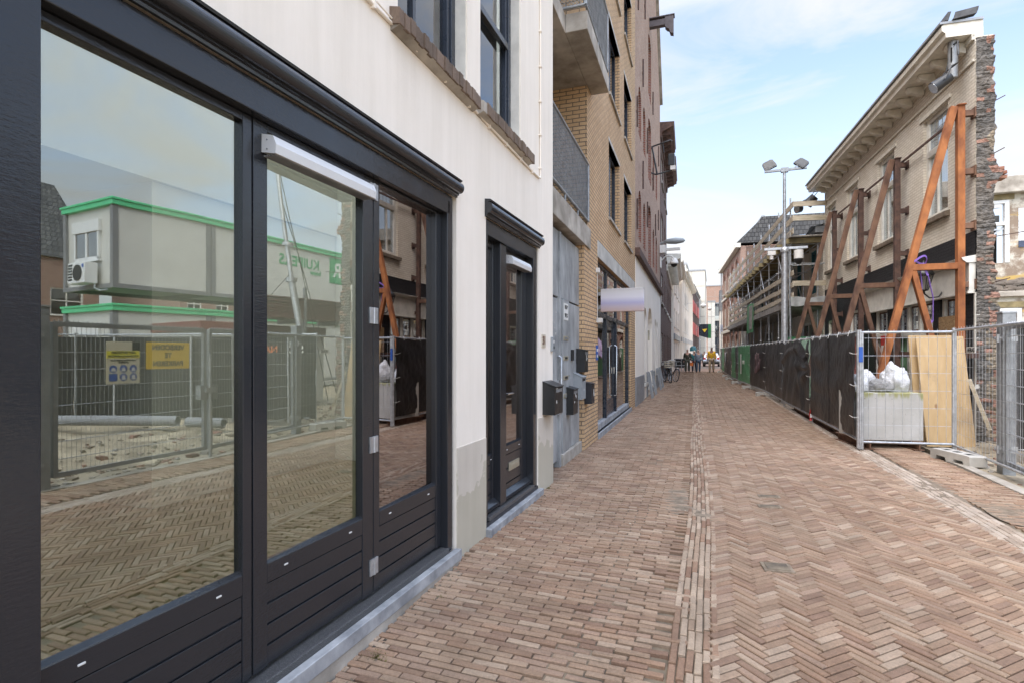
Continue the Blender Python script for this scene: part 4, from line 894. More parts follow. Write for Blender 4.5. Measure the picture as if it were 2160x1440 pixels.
# ---------------------------------------------------------------- rusty raking shores
SH_LAB = ('bright orange rusty steel raking frame, nearest of the row against the ruin','brown rusty steel raking frame, second from the torn facade end','brown rusty steel raking frame, third along the cream facade','brown rusty steel raking frame, last and farthest before the scaffold')
for k, s in enumerate((.02, 2.75, 5.1, 7.45)):
    t = thing('raking_frame', SH_LAB[k], 'steel prop', tuple(rp_(s, -.21, 0)), RZ, 'rusty steel frames propping the ruin')
    mp_, md = (M['rust'], M['rust']) if k == 0 else (M['rustv'], M['rustd'])
    b_ = .056
    m = MB(); m.box(-b_,-b_,0,b_,b_,5.88); m.box(-b_-.03,-b_-.01,5.86,b_+.03,b_+.01,5.885); m.build('post', mp_, t, bevel=.008)
    m = MB(); m.bar((0,-.10,5.86),(0,-1.50,-.02),.112,.112,0,(1,0,0)); m.build('raker', md, t, bevel=.008)
    jy = -.10-1.40*(5.86-3.05)/5.88
    m = MB(); m.bar((0,jy+.03,3.05),(0,-b_,3.05),.11,.12,0,(1,0,0)); m.build('tie_beam', md, t, bevel=.006)
    m = MB(); m.bar((0,jy+.05,3.0),(0,-b_-.02,.25),.09,.10,0,(1,0,0)); m.build('inner_brace', md, t, bevel=.006)
    for z in (5.72,4.70,3.75,2.72):
        m = MB(); m.box(-.045,b_,z-.05,.045,.19,z+.05); m.box(-.08,.185,z-.09,.08,.209,z+.09); m.build('wall_bracket', M['rustv'] if k else M['rustd'], t, bevel=.004)
m = thing('waler', 'thin dark steel rail running along the ruin below the cornice', 'steel rail', tuple(rp_(0, -.1, 5.80)), RZ); q = MB(); q.box(-7.5,-.015,-.02,-.1,.015,.02); q.build('rail', M['rustv'], m)
m = thing('cross_beam', 'long rusty beam behind the plywood at the foot of the ruin', 'steel beam', tuple(rp_(0, -.13, 1.5)), RZ); q = MB(); q.box(-3.2,-.06,-.06,.3,.06,.06); q.build('beam', M['rustv'], m)
# strap, lantern, spotlights
t = thing('strap', 'purple lifting strap looped round the orange raking frame', 'strap', tuple(rp_(.02, -.86, 3.1)), RZ)
m = MB(); pts = [(-.02+.10*math.cos(a), .02+.13*math.sin(a), .08+.05*math.sin(a*2+.5)+.02*math.cos(a)) for a in [2*math.pi*k/20 for k in range(21)]]
for a, b in zip(pts, pts[1:]): m.bar(a, b, .006, .032)
pts = [(-.05,.05,.02),(-.06,.09,-.3),(-.05,.10,-.75),(-.03,.13,-1.0),(0,.18,-1.08),(.02,.23,-1.0),(.03,.23,-.6),(.01,.16,-.2),(0,.08,.03)]
for a, b in zip(pts, pts[1:]): m.bar(a, b, .006, .034)
m.build('webbing', M['purple'], t)
t = thing('wall_lantern', 'black six sided lantern on the cream fascia beside the orange frame', 'lantern', tuple(rp_(.95, -.40, 2.72)), RZ)
m = MB(); m.lathe([(.02,0),(.07,.01),(.075,.03),(.15,.30),(.155,.31)], (0,0,0), 6); m.build('lantern_glass', M['glassD'], t)
m = MB(); m.lathe([(.17,.30),(.175,.33),(.13,.39),(.06,.44),(.055,.49),(.02,.52),(.015,.58),(.001,.59)], (0,0,0), 6); m.lathe([(.001,-.06),(.03,-.04),(.02,-.01),(.075,0),(.08,.02)], (0,0,0), 6)
for k in range(6): a = 2*math.pi*k/6; m.bar((.075*math.cos(a),.075*math.sin(a),.02),(.158*math.cos(a),.158*math.sin(a),.31),.015,.015)
m.pipe([(0,0,-.04),(0,.1,-.14),(0,.25,-.12),(0,.34,.02),(0,.42,.06)], .014, 6); m.build('lantern_cage', M['plastic_b'], t)
def spot(lab, loc, rz, tilt, r=.11, L=.26):
    t = thing('spotlight', lab, 'spotlight', loc, rz, 'black spotlights on the ruin')
    d = Vector((0, -math.cos(tilt), -math.sin(tilt))); c0 = Vector((0, -.25, -.1))
    m = MB(); m.tube(c0-d*L*.5, c0+d*L*.5, r*.8, 14, r); m.build('lamp_head', M['plastic_b'], t); m = MB(); m.tube(c0+d*(L*.5-.01), c0+d*(L*.5+.008), r*.92, 14); m.build('lens', M['chrome'], t)
    m = MB(); m.pipe([(-r-.02,-.25,-.1),(-r-.02,-.15,.12),(-.0,0,.22),(r+.02,-.15,.12),(r+.02,-.25,-.1)], .012, 6); m.build('yoke', M['plastic_b'], t); return t
t = spot('black spotlight with bent frame hung below the ruin cornice near the torn end', tuple(rp_(.02, -.24, 6.42)), RZ, R(35), .11, .30)
m = MB(); m.pipe([(-.22,0,.62),(.10,-.05,.55),(.12,-.05,.30)], .016, 6); m.pipe([(-.22,0,.62),(-.26,-.1,.05),(.0,-.2,-.12)], .013, 6); m.pipe([(-.24,0,.1),(.0,-.1,.5)], .013, 6); m.build('bracket', M['plastic_b'], t)
spot('round black spotlight facing the street at the far end of the ruin', tuple(rp_(9.55, -.55, 6.62)), RZ+R(25), R(5), .16, .16)
spot('black spotlight tilted down at the far corner of the ruin', tuple(rp_(9.3, -.18, 6.85)), RZ-R(20), R(45), .17, .34)
# remaining cross wall of the demolished house, farther back
bw = thing('demolished_wall', 'peeling cream inner wall of the demolished house with empty window and tiles', 'ruined wall', (4.3, 20.95, 0), 0)
OP = [(2.9,4.2,4.3,6.22),(3.45,4.5,1.2,2.9)]
m = MB(); m.wall(.0, 4.9, -.3, 6.45, 0, .3, OP)
def peel():
    m_, n, b = newmat('peeling_plaster'); v = obj_coord(n); f = noisef(n, v, 1.1, 9, .68); k = mixc(n, ramp(n, f, .46, .55), (.25,.19,.14), (.58,.54,.46)); f2 = noisef(n, obj_coord(n, (.4,1,1.4)), 1.3, 6, .6, .6); k = mixc(n, ramp(n, f2, .56, .62), k, (.48,.33,.11)); k = mixc(n, ramp(n, noisef(n, v, 9, 5, .7), .6, .7), k, (.28,.24,.2))
    n.links.new(k, b.inputs['Base Color']); b.inputs['Roughness'].default_value = .9; bump(n, b, f, .8, .03); return m_
m.build('wall', peel(), bw)
m = MB(); m.box(-.1,-.25,6.40,4.95,.3,6.9); m.box(-.05,-.12,3.25,4.9,-.001,3.42); m.build('concrete_beam', M['concrete_old'], bw, bevel=.02)
for (a, c_, z0, z1), zt in zip(OP, (5.45, None)):
    f = MB(); f.box(a,-.02,z0,a+.11,.14,z1); f.box(c_-.11,-.02,z0,c_,.14,z1); f.box(a+.11,-.02,z1-.1,c_-.11,.14,z1)
    if zt: f.box(a+.11,-.02,zt,c_-.11,.14,zt+.1); f.box(a+.2,.0,z1-.22,c_-.2,.1,z1-.1)
    o = f.build('window_frame', M['alu'], bw, bevel=.004); q = MB(); q.bar((a,.05,z0+.1),(c_,.08,5.5 if zt else z1-.3),.05,.05); q.bar((a,.06,5.3 if zt else z0+.8),(c_,.06,5.35 if zt else z0+.8),.05,.05); q.build('prop', M['galv'], o)
    q = MB(); q.box(a-.12,-.03,z1+.02,c_+.12,.02,z1+.2); q.build('lintel', M['yellowwood'], bw)
m = MB()
for i in range(2):
    for j in range(6):
        if (i*7+j*3) % 11: m.box(4.42+i*.2,-.02,4.75+j*.2,4.61+i*.2,-.001,4.94+j*.2)
tl = m.build('white_tiles', simple('white_tile', (.66,.68,.70), .25, var=.06), bw); m = MB()
for i, j in ((0,0),(1,1),(1,-1)): m.box(4.42+i*.2,-.024,4.75+j*.2,4.61+i*.2,-.005,4.94+j*.2)
m.build('dark_tiles', simple('navy_tile', (.05,.065,.11), .25), tl)
m = MB(); m.cc = (1,1,1)
for k in range(160): x = rs.uniform(3.0,4.7); z = rs.uniform(3.42,3.75); kk = rs.uniform(.7,1.1); m.cc = (.22*kk,.19*kk,.165*kk); m.box(x,-.05-rs.uniform(0,.04),z,x+.18,.0,z+.055)
m.build('exposed_brick', M['paving'], bw)
# ---------------------------------------------------------------- temporary fences along the street
FP = [(2.135,9.94),(2.01,13.43),(1.876,17.2),(1.755,21.2),(1.47,25.0),(1.16,28.9),(.97,32.8),(.86,36.6),(.74,40.4),(.63,44.2),(.55,48)]
FK = ['b','bb','b','bg','g','gb','b','b','g','b']
FL = ['temporary fence panel with smooth black tarpaulin, nearest at the corner','temporary fence panel whose black tarpaulin is bunched into deep folds','temporary fence panel with flat black tarpaulin beyond the bunched one','black tarpaulin fence panel with faint graffiti beside the green one','fence panel with green printed tarpaulin facing the street','fence panel half green half dark beyond the green printed one','farther dark fence panel past the green ones','dark fence panel with white scribble farther up the street','narrow green fence panel far up the street','last dark fence panel near the parked car']
def tube_panel(par, L, H=2.0, z0=.13, wires=True, dx=.105, dz=.28, name='frame', wr=.0021):
    m = MB(); m.tube((0,0,.02),(0,0,H+.02),.021,10); m.tube((L,0,.02),(L,0,H+.02),.021,10); m.tube((0,0,H-.02),(L,0,H-.02),.019,8); m.tube((0,0,z0),(L,0,z0),.019,8); o = m.build(name, M['galv'], par)
    if wires:
        m = MB(); n = int(L/dx)
        for k in range(1, n): m.tube((L*k/n,0,z0),(L*k/n,0,H+.025),wr,5)
        k = 1
        while z0+k*dz < H-.05: m.tube((0,.004,z0+k*dz),(L,.004,z0+k*dz),wr,5); k += 1
        m.build('wire_mesh', M['galv'], o)
    return o
def foot(lab, loc, rz):
    t = thing('fence_block', lab, 'fence foot', loc, rz, 'concrete feet of the temporary fence')
    m = MB(); pr = [(-.36,0),(-.26,0),(-.24,.06),(-.08,.06),(-.06,0),(.06,0),(.08,.06),(.24,.06),(.26,0),(.36,0),(.36,.135),(.33,.145),(-.33,.145),(-.36,.135)]
    m.prism([(a,-.115,z) for a, z in pr], (0,.23,0)); m.build('block', M['concrete'], t, bevel=.008); m = MB()
    for x in (-.2,0,.2): m.box(x-.045,-.04,.1445,x+.045,.04,.147)
    m.build('socket', M['dark'], t); return t
for i in range(len(FP)-1):
    (xa, ya), (xb, yb) = FP[i], FP[i+1]; L = math.hypot(xb-xa, yb-ya)-.05; rz = math.atan2(yb-ya, xb-xa)
    t = thing('mesh_fence', FL[i], 'fence panel', (xa, ya, gz(ya)+.01), rz, 'covered temporary fence panels')
    o = tube_panel(t, L, 1.85, .15, i < 3)
    kd = FK[i]; parts = [(0,1,'tarp' if kd[0] == 'b' else 'tarpg')]
    if kd == 'bg': parts = [(0,1,'tarp')]
    if kd == 'gb': parts = [(0,.35,'tarp'),(.36,1,'tarpg')]
    for (ua, ub, mt) in parts:
        def fn(u, v, i=i, ua=ua, ub=ub, L=L):
            U = ua+(ub-ua)*u; X = .035+U*(L-.07); z = .20+1.64*v; sd = i*7.3
            amp = .03 if i != 1 else .06
            d = amp*noise.noise(Vector((X*1.1, z*2.4, sd)))+.010*abs(noise.noise(Vector((X*5+z*2, z*3-X, sd+3))))+.006*noise.noise(Vector((X*9, z*14, sd)))
            d -= .012*abs(math.sin(U*math.pi*3))*(1-v)
            d += .012*noise.noise(Vector((X*2.2+3*z, z*.9-X*.4, sd+9)))+.007*abs(noise.noise(Vector((X*11, z*3.2, sd+1))))
            if i == 1:
                r = math.hypot((U-.02)*1.6, (v-.62)); a = math.atan2(v-.62, U+.001); d += .085*math.sin(a*9+1)*math.exp(-r*1.2)*min(1, r*5)
                d += .10*math.exp(-((U-.33-.25*(v-.5))/.05)**2)-.05*math.exp(-((U-.43-.25*(v-.5))/.05)**2)
                z -= .20*math.exp(-((U-.12)/.10)**2)*v**3+.07*math.sin(U*9)**2*v**4
                d += .12*math.exp(-((v-.88+.7*(U-.45)**2)/.05)**2)*(1 if U > .1 else 0)+.04*math.sin(v*30+U*6)*math.exp(-((v-.75)/.22)**2)*(1-U)
            if i == 1: d = .02+(d-.02)*.38+.022*math.sin(U*26+v*7)*math.exp(-((v-.35)/.4)**2)
            if i == 0: d += .018*math.sin(v*19+.6*math.sin(U*4))*math.exp(-((U-.78)/.18)**2)*(v > .3)+.02*math.exp(-((U-.52)/.012)**2); z -= .03*math.sin(U*7)**2*v**4
            z -= .015*math.sin(U*math.pi*6)**2*v**6
            return (X, .035+d, z)
        nu, nv = (90, 56) if i < 3 else (36, 20); mb = MB(); mb.slab(nu, nv, fn, (0,-.004,0)); tb = mb.build('tarpaulin', M[mt], t)
        m = MB(); 
        for k in range(5): X = (ua+(ub-ua)*(k+.5)/5)*L; m.pipe([(X,.06,1.78),(X+.02,.03,1.87),(X+.05,-.01,1.87),(X+.09,.07,1.81)], .004, 5)
        for z in (.5,1.0,1.5): m.pipe([(ua*L+.01,-.03,z),(ua*L-.02,.03,z),(ua*L+.02,.07,z),(ua*L+.12,.09,z+.02)], .004, 5)
        m.build_each('cable_tie', M['mbwhite'], t)
    if kd == 'g' and i == 4:
        lg = MB(); lg.box(2.25,.085,.55,2.62,.09,1.45); ob = lg.build('printed_mark', M['paper'], t); text('KUIPER', .22, M['paper'], t, Matrix.Translation((1.55,.088,1.08)) @ Matrix.Rotation(R(180),4,'Z') @ Matrix.Rotation(R(90),4,'X'), world=False)
    if kd in ('bg',) or i == 7:
        rg = random.Random(i); m = MB()
        for q in range(4): m.pipe([(L*.25+q*.35+.12*math.cos(k*1.3+q), .085, .9+.3*math.sin(k*.9+q)+.05*k) for k in range(8)], .012, 4)
        m.build('graffiti', simple('faint_graffiti', (.20,.13,.14) if i == 3 else (.4,.4,.42), .7), t)
FF = [('small concrete fence foot under the farther end of the bunched panel',3),('dark concrete fence foot at the near end of the green panel',4),('concrete fence foot at the far end of the green panel',5),('concrete fence foot between two dark panels up the street',6),('farther concrete fence foot below the scribbled panel',7),('farthest concrete fence foot near the parked car',9)]
for lab, i in FF: foot(lab, (FP[i][0]+.02, FP[i][1], gz(FP[i][1])-.01), R(8))
t = thing('steel_beam', 'rusty steel beam lying on the paving under the black fence', 'steel beam', (2.26, 10.15, .0), math.atan2(6.4, -.2))
m = MB(); m.box(0,-.08,.0,6.4,.08,.02); m.box(0,-.012,.02,6.4,.012,.12); m.box(0,-.08,.12,6.4,.08,.14); m.build('beam', M['rustd'], t, bevel=.004)
t = thing('warning_tape', 'red and white barrier tape tied to the fence post foot', 'tape', (2.0, 13.38, .05)); m = MB(); m.slab(3,8,lambda u,v:(-.05+.05*u+.01*math.sin(v*9),-.05+.02*math.sin(v*5),.02+.24*v),(0,.004,0)); m.build('red_strip', M['red'], t); m = MB(); m.box(-.04,-.075,.09,.0,-.06,.17); m.build('white_strip', M['paper'], t)
# open mesh panels by the concrete block
t = thing('mesh_fence', 'open galvanised mesh fence panel in front of the concrete block', 'fence panel', (2.16,9.93,.0), math.atan2(.22,1.28))
tube_panel(t, 1.32, 1.86, .13, True, .118, .27, wr=.0028); m = MB(); m.box(-.026,-.03,1.38,.03,-.018,1.62); m.build('blue_tape', M['blue'], t); m = MB(); m.tube((.03,0,.02),(.03,0,1.85),.021,10); m.build('second_post', M['galv'], t)
t = thing('mesh_fence', 'open mesh fence panel running from the plywood to the gate post', 'fence panel', (3.44,10.16,.02), math.atan2(-3.5,-.12))
tube_panel(t, 3.5, 1.86, .10, True, .105, .20, wr=.0022)
m = MB(); m.box(.55,-.012,1.50,.86,-.004,1.585); o = m.build('name_tag', M['mbwhite'], t); text('HERAS', .085, M['ink'], o, Matrix.Translation((.705,-.014,1.54)) @ Matrix.Rotation(R(90),4,'X'), world=False)
foot('large grey concrete fence foot standing before the plywood sheet', (3.19,9.28,.0), R(-72))
blk = thing('concrete_block', 'big pale concrete block with green stained top edge behind open mesh', 'concrete block', (2.24,10.14,.13), math.atan2(.2,.87))
def blockmat():
    m_, n, b = newmat('stained_concrete'); v = obj_coord(n); k = mixc(n, ramp(n, noisef(n, v, 2.2, 7, .6), .35, .7), (.40,.385,.35), (.50,.485,.455)); s = N(n, 'ShaderNodeSeparateXYZ', {0: v}); a = N(n, 'ShaderNodeMath', {0: s.outputs[2], 1: N(n,'ShaderNodeMath',{0:noisef(n, obj_coord(n,(3,3,.6)), 2.4, 4),1:.5},operation='MULTIPLY').outputs[0]}, operation='ADD'); k = mixc(n, ramp(n, a.outputs[0], .93, 1.06), k, (.29,.28,.13)); k = mixc(n, ramp(n, noisef(n, v, 13, 3), .68, .74), k, (.2,.16,.12)); n.links.new(k, b.inputs['Base Color']); b.inputs['Roughness'].default_value = .85; bump(n, b, noisef(n, v, 30, 5), .3, .006); return m_
m = MB(); m.box(0,0,0,.90,.82,.76); m.build('block', blockmat(), blk, bevel=.012)
for k, (x, lab) in enumerate(((.06,'short rusty steel channel under the left end of the concrete block'),(.78,'short rusty steel channel under the right end of the concrete block'))):
    t = thing('steel_channel', lab, 'steel channel', (2.24+x*.97,10.14+x*.22,.0), math.atan2(.2,.87), 'rusty channels under the block'); m = MB(); m.box(-.07,-.12,.0,.07,.95,.015); m.box(-.01,-.12,.015,.01,.95,.115); m.box(-.07,-.12,.115,.07,.95,.13); m.build('channel', M['rustd'], t)
def bag(lab, x, y, z, rx, ry, rz_, sd, mt):
    mb = MB(); n, k = 64, 40
    def fn(u, v):
        a = 2*math.pi*u; b = math.pi*(v-.5); p = Vector((math.cos(a)*math.cos(b), math.sin(a)*math.cos(b), math.sin(b)))
        r = 1+.28*noise.noise(p*1.4+Vector((sd,0,0)))+.16*abs(noise.noise(p*3.4+Vector((0,sd,0))))-.07*abs(noise.noise(p*8+Vector((0,0,sd))))
        q = p*r; zz = max(q.z, -.75)
        return (q.x*rx, q.y*ry, zz*rz_)
    mb.grid(n, k, fn); o = mb.build('rubbish_bag', mt, None); o.location = (x, y, z+.70*rz_); return tag(o, lab, 'plastic bag', 'plastic bags on the concrete block')
def plastic(name, c, al):
    m_, n, b = newmat(name); b.inputs['Base Color'].default_value = C4(c); b.inputs['Roughness'].default_value = .28; o = n.nodes['Material Output']; tr = N(n, 'ShaderNodeBsdfTransparent', {'Color': (.95,.95,.95,1)}); v = obj_coord(n); f = N(n,'ShaderNodeMapRange',{0:noisef(n,v,9,5,.65),1:.35,2:.65,3:al,4:1.0}); ms = N(n,'ShaderNodeMixShader',{0:f.outputs[0],1:tr.outputs[0],2:b.outputs[0]}); n.links.new(ms.outputs[0], o.inputs[0]); bump(n, b, noisef(n, v, 16, 5, .7, 1.5), .9, .03); return m_
PW = plastic('white_plastic_film', (.72,.72,.73), .75); PG = plastic('grey_plastic_film', (.30,.29,.28), .7)
def bp(a, b): c = .974; s = .224; return 2.24+a*c-b*s, 10.14+a*s+b*c
for lab, a, b, rx, ry, rz_, sd, mt, dz in (('puffed clear white plastic bag, tallest on the right of the block',.66,.38,.19,.22,.26,1.3,PW,0),('small white plastic bag at the left corner of the block',.10,.30,.13,.16,.17,5.1,PW,0),('grey plastic bag slumped in the middle of the block',.38,.26,.17,.16,.12,8.7,PG,0),('white plastic bag behind the grey one on the block',.32,.60,.15,.16,.20,3.9,PW,0)):
    x, y = bp(a, b); bag(lab, x, y, .89+dz, rx, ry, rz_, sd, mt)
for k, (x, y, lab, wd, hh, le) in enumerate(((3.28,10.72,'pale plywood sheet leaning against the ruin behind the fence',.74,1.80,.30),(3.20,10.88,'second plywood sheet mostly hidden behind the front one',.70,1.82,.26))):
    t = thing('plywood_sheet', lab, 'plywood sheet', (x, y, .0), R(14), 'plywood sheets leaning by the block'); m = MB(); m.prism([(0,0,0),(0,.02,0),(0,le+.02,hh),(0,le,hh)], (wd,0,0)); m.build('sheet', M['ply'], t)
t = thing('plank', 'short pale plank leaning behind the mesh near the gate post', 'plank', (4.12,10.75,0), R(30)); m = MB(); m.bar((0,0,0.3),(-.10,.25,1.1),.025,.05); m.build('board', M['plank'], t)
# gate with double wire mesh and comb top
def gatepost(lab, x, y, hgt=2.02):
    t = thing('gate_post', lab, 'gate post', (x, y, -.05), R(3), 'galvanised gate posts'); m = MB(); m.box(-.07,-.07,0,.07,.07,hgt+.05); m.build('post', M['galvd'], t, bevel=.006); m = MB(); m.box(-.078,-.078,hgt+.05,.078,.078,hgt+.07); m.build('cap', M['galv'], t)
    for z in (.35,1.75):
        m = MB(); m.tube((-.14,-.04,z),(.02,-.04,z),.02,8); m.box(-.08,-.085,z-.04,.08,-.065,z+.04); m.tube((-.13,-.09,z-.05),(-.13,-.09,z+.05),.018,8); m.build('hinge', M['galv'], t)
gatepost('thick galvanised gate post beside the mesh panel', 3.50, 8.70)
gatepost('galvanised gate post between the container side and the dug soil', 3.20, 3.80)
def gateleaf(lab, xa, ya, xb, yb):
    L = math.hypot(xb-xa, yb-ya); t = thing('gate_leaf', lab, 'gate', (xa, ya, 0), math.atan2(yb-ya, xb-xa), 'two leaves of the site gate')
    m = MB(); z0, z1 = .12, 1.86; m.box(0,-.025,z0,.05,.025,z1); m.box(L-.05,-.025,z0,L,.025,z1); m.box(.05,-.025,z1-.05,L-.05,.025,z1); m.box(.05,-.02,z0,L-.05,.02,z0+.05); fr = m.build('frame', M['galvd'], t)
    m = MB(); n = int(L/.05)
    for k in range(1, n): m.tube((L*k/n,0,z0+.03),(L*k/n,0,z1-.03),.0026,4)
    for k in range(1, 9):
        z = z0+k*.2; m.tube((.03,-.008,z),(L-.03,-.008,z),.0035,5); m.tube((.03,.008,z),(L-.03,.008,z),.0035,5)
    m.build('wire_mesh', M['galv'], fr); m = MB(); n = int(L/.05)
    for k in range(n): x = .02+k*(L-.04)/n; m.add([(x,-.003,z1),(x+.05,-.003,z1),(x+.038,-.003,z1+.012),(x+.012,-.003,z1+.012),(x,-.003,z1+.035),(x,.003,z1),(x+.05,.003,z1),(x+.038,.003,z1+.012),(x+.012,.003,z1+.012),(x,.003,z1+.035)], [(0,1,2,3,4),(9,8,7,6,5),(0,4,9,5),(4,3,8,9),(3,2,7,8),(2,1,6,7)])
    m.build('comb', M['galv'], fr); m = MB(); m.box(L-.12,-.05,.85,L,.05,1.05); m.build('lock_box', M['galvd'], t); return t
gateleaf('near galvanised gate leaf hinged on the thick post', 3.46, 8.58, 3.24, 5.96)
ga = gateleaf('far left gate leaf carrying the yellow and beige signs, seen in the shop glass', 3.20, 3.92, 3.22, 5.90)
t = thing('ground_pin', 'galvanised drop bolt pole where the two gate leaves meet', 'drop bolt', (3.17,5.93,0)); m = MB(); m.tube((0,0,0),(0,0,1.5),.022,8); m.box(-.03,-.08,.95,.03,.08,1.02); m.build('bolt', M['galv'], t)
def sign(lab, y0, y1, z0, z1, x, mat): 
    t = thing('site_sign', lab, 'sign', (x, (y0+y1)/2, z0), R(-90), 'signs wired to the gate'); w_ = y1-y0; m = MB(); m.box(-w_/2,-.006,0,w_/2,.0,z1-z0); o = m.build('panel', mat, t, bevel=.002); return t, o, w_, z1-z0
t, o, W_, H_ = sign('yellow no parking sign on the gate mesh', 4.98, 5.60, 1.30, 1.655, 3.17, M['yellow'])
F_ = lambda x, z: Matrix.Translation((x,-.0085,z)) @ Matrix.Rotation(R(90),4,'X')
for s_, z in (('VERBODEN',.285),('TE',.178),('PARKEREN',.07)): text(s_, .095, M['ink'], o, F_(0,z), world=False, sx=.95)
t, o, W_, H_ = sign('beige construction site warning sign with blue pictograms on the gate mesh', 4.47, 4.89, 1.13, 1.655, 3.17, M['beige'])
m = MB(); m.box(-W_/2+.004,-.0075,H_-.205,W_/2-.004,-.005,H_-.115); m.build('yellow_band', M['yellowl'], o); text('NIET BETREDEN', .042, M['ink'], o, F_(0,H_-.138), world=False); text('SLOOPWERKZAAMHEDEN', .032, M['ink'], o, F_(0,H_-.182), world=False)
m = MB(); m.box(-W_/2,-.008,H_-.11,-W_/2+.10,-.005,H_); m.build('black_corner', M['ink'], o); text('ONBEVOEGDEN MELDEN BIJ DE', .022, M['ink'], o, F_(0,H_-.235), world=False); text('UITVOERDER', .022, M['ink'], o, F_(0,H_-.262), world=False)
for i in range(3):
    for j in range(2):
        cxx, czz = (i-1)*.125, .185-.105*j
        if i == 2 and j == 1:
            m = MB(); m.box(cxx-.05,-.008,czz-.045,cxx+.05,-.005,czz+.045); m.build('pictogram', M['blue'], o); continue
        m = MB(); m.tube((cxx,-.005,czz),(cxx,-.008,czz),.047,20); p_ = m.build('pictogram', M['blue'], o); m = MB(); m.tube((cxx,-.0078,czz+(.005 if j else -.006)),(cxx,-.0095,czz+(.005 if j else -.006)),.022,14); m.box(cxx-.026,-.0092,czz-.03,cxx+.026,-.0078,czz-.012); m.build('pictogram_head', M['mbwhite'], p_)
# dark sheeted fence across the site
TL = [((4.05,10.05),(6.3,9.24)),((6.34,9.22),(9.6,8.04)),((9.64,8.02),(13.0,6.85))]
for k, ((xa, ya), (xb, yb)) in enumerate(TL):
    L = math.hypot(xb-xa, yb-ya); t = thing('site_fence', ('black sheeted site fence with SIC lettering behind the gate','black sheeted site fence across the dug soil, middle one','black sheeted site fence across the dug soil, far right one')[k], 'fence', (xa, ya, 0), math.atan2(yb-ya, xb-xa), 'black sheeted fences on the site')
    o = tube_panel(t, L, 1.95, .12, False)
    mb = MB(); mb.slab(40,16,lambda u,v,L=L,k=k:(u*L,-.03+.03*noise.noise(Vector((u*L*2.5,v*3,k*5))),.1+1.78*v),(0,.004,0)); mb.build('sheet', M['tarp'], t)
    if k == 0: text('SIC', .22, M['paper'], t, Matrix.Translation((.42,-.068,1.60)) @ Matrix.Rotation(R(90),4,'X'), world=False); text('NA', .20, M['orange'], t, Matrix.Translation((.95,-.068,1.60)) @ Matrix.Rotation(R(90),4,'X'), world=False)
    m = MB()
    for x in (L*.25, L*.75): m.tube((x,.0,1.6),(x,.9,.05),.02,8); m.tube((x,-.05,0.02),(x,-.05,1.9),.024,8)
    m.build('brace', M['galv'], t)
# ---------------------------------------------------------------- house under scaffolding, scaffold, mast, brick corner building
th = thing('terrace_house', 'cream brick terrace wrapped in scaffolding beyond the ruin', 'house', tuple(rp_(9.55, 0, 0)), RZ)
OPS = [(-1.9,-.9,3.7,5.3),(-4.2,-3.1,3.7,5.3),(-7,-5.9,3.7,5.3),(-10,-8.9,3.7,5.3),(-13,-11.9,3.7,5.3),(-3.5,-1.2,.0,2.7),(-7.8,-5,.0,2.7),(-12,-9.4,.0,2.7)]
m = MB(); m.wall(-21.3, 0, -.3, 6.0, .0, .2, OPS); m.build('wall', M['cbrick'], th)
m = MB(); m.box(-21.3,.25,-.3,-.1,5,5.7); m.build('body', M['dark'], th)
M['teal'] = simple('teal_paint', (.03,.13,.15), .5)
for (a, c_, z0, z1) in OPS:
    f = MB(); f.box(a,.08,z0,a+.09,.2,z1); f.box(c_-.09,.08,z0,c_,.2,z1); f.box(a+.09,.08,z1-.09,c_-.09,.2,z1); f.box((a+c_)/2-.04,.08,z0,(a+c_)/2+.04,.2,z1-.09); o = f.build('window_frame', M['teal' if z0 > 1 else 'creamw'], th); q = MB(); q.box(a+.05,.14,z0,c_-.05,.146,z1-.05); q.build('glass_pane', M['glassW'], o)
m = MB(); m.box(-21.3,-.25,5.68,.05,5,5.9); m.build('roof', M['zinc'], th); m = MB(); m.slab(50,6,lambda u,v:(-21.2+21.3*u,-.42+1.5*v,5.95+.05*noise.noise(Vector((u*30,v*5,1)))-.25*max(0,.25-v)*4*(.5+.5*math.sin(u*60))),(0,0,.01)); m.build('roof_sheet', simple('blue_grey_plastic_sheet',(.14,.16,.19),.35,var=.3), th)
sf_ = thing('scaffold', 'galvanised scaffold with timber decks and guard boards along the terrace', 'scaffold', tuple(rp_(9.55, 0, 0)), RZ)
XO = [-.1-2.05*k for k in range(10)]; m = MB()
for x in XO:
    m.tube((x,-1.0,0),(x,-1.0,6.95),.026,8); m.tube((x,-.14,0),(x,-.14,5.6),.026,8)
    for z in (2.1,3.1,5.3,6.6): m.lathe([(.03,-.03),(.05,-.02),(.05,.02),(.03,.03)], (x,-1.0,z), 8)
m.build_each('standard', M['galv'], sf_)
m = MB(); x0, x1 = XO[0]+.2, XO[-1]-.3
for z in (1.9,3.12,4.6,5.32): m.tube((x1,-1.0,z),(x0,-1.0,z),.021,6); m.tube((x1,-.14,z),(x0,-.14,z),.021,6)
for x in XO:
    for z in (1.9,3.12,4.6,5.32): m.tube((x,-1.1,z),(x,0,z),.021,6)
m.tube((.3,-1.05,4.6),(.1,.05,4.6),.02,6); m.build('ledger', M['galv'], sf_)
m = MB()
for a, b in zip(XO[::2], XO[1::2]): m.tube((a,-1.03,3.2),(b,-1.03,5.3),.02,6); m.tube((b,-1.03,.2),(a,-1.03,3.1),.02,6)
for a, b in zip(XO[1::2], XO[2::2]): m.tube((a,-.1,3.2),(b,-.1,5.3),.02,6)
m.build_each('brace', M['galv'], sf_)
m = MB(); rs = random.Random(2)
for z in (3.20, 5.50):
    for k in range(5):
        x = x1
        while x < x0: L = rs.uniform(2.4,3.4); m.box(x,-1.08+k*.225,z+rs.uniform(0,.012),min(x+L,x0+.25),-1.08+k*.225+.215,z+.05); x += L+.01
dk = m.build('deck', M['plankg'], sf_)
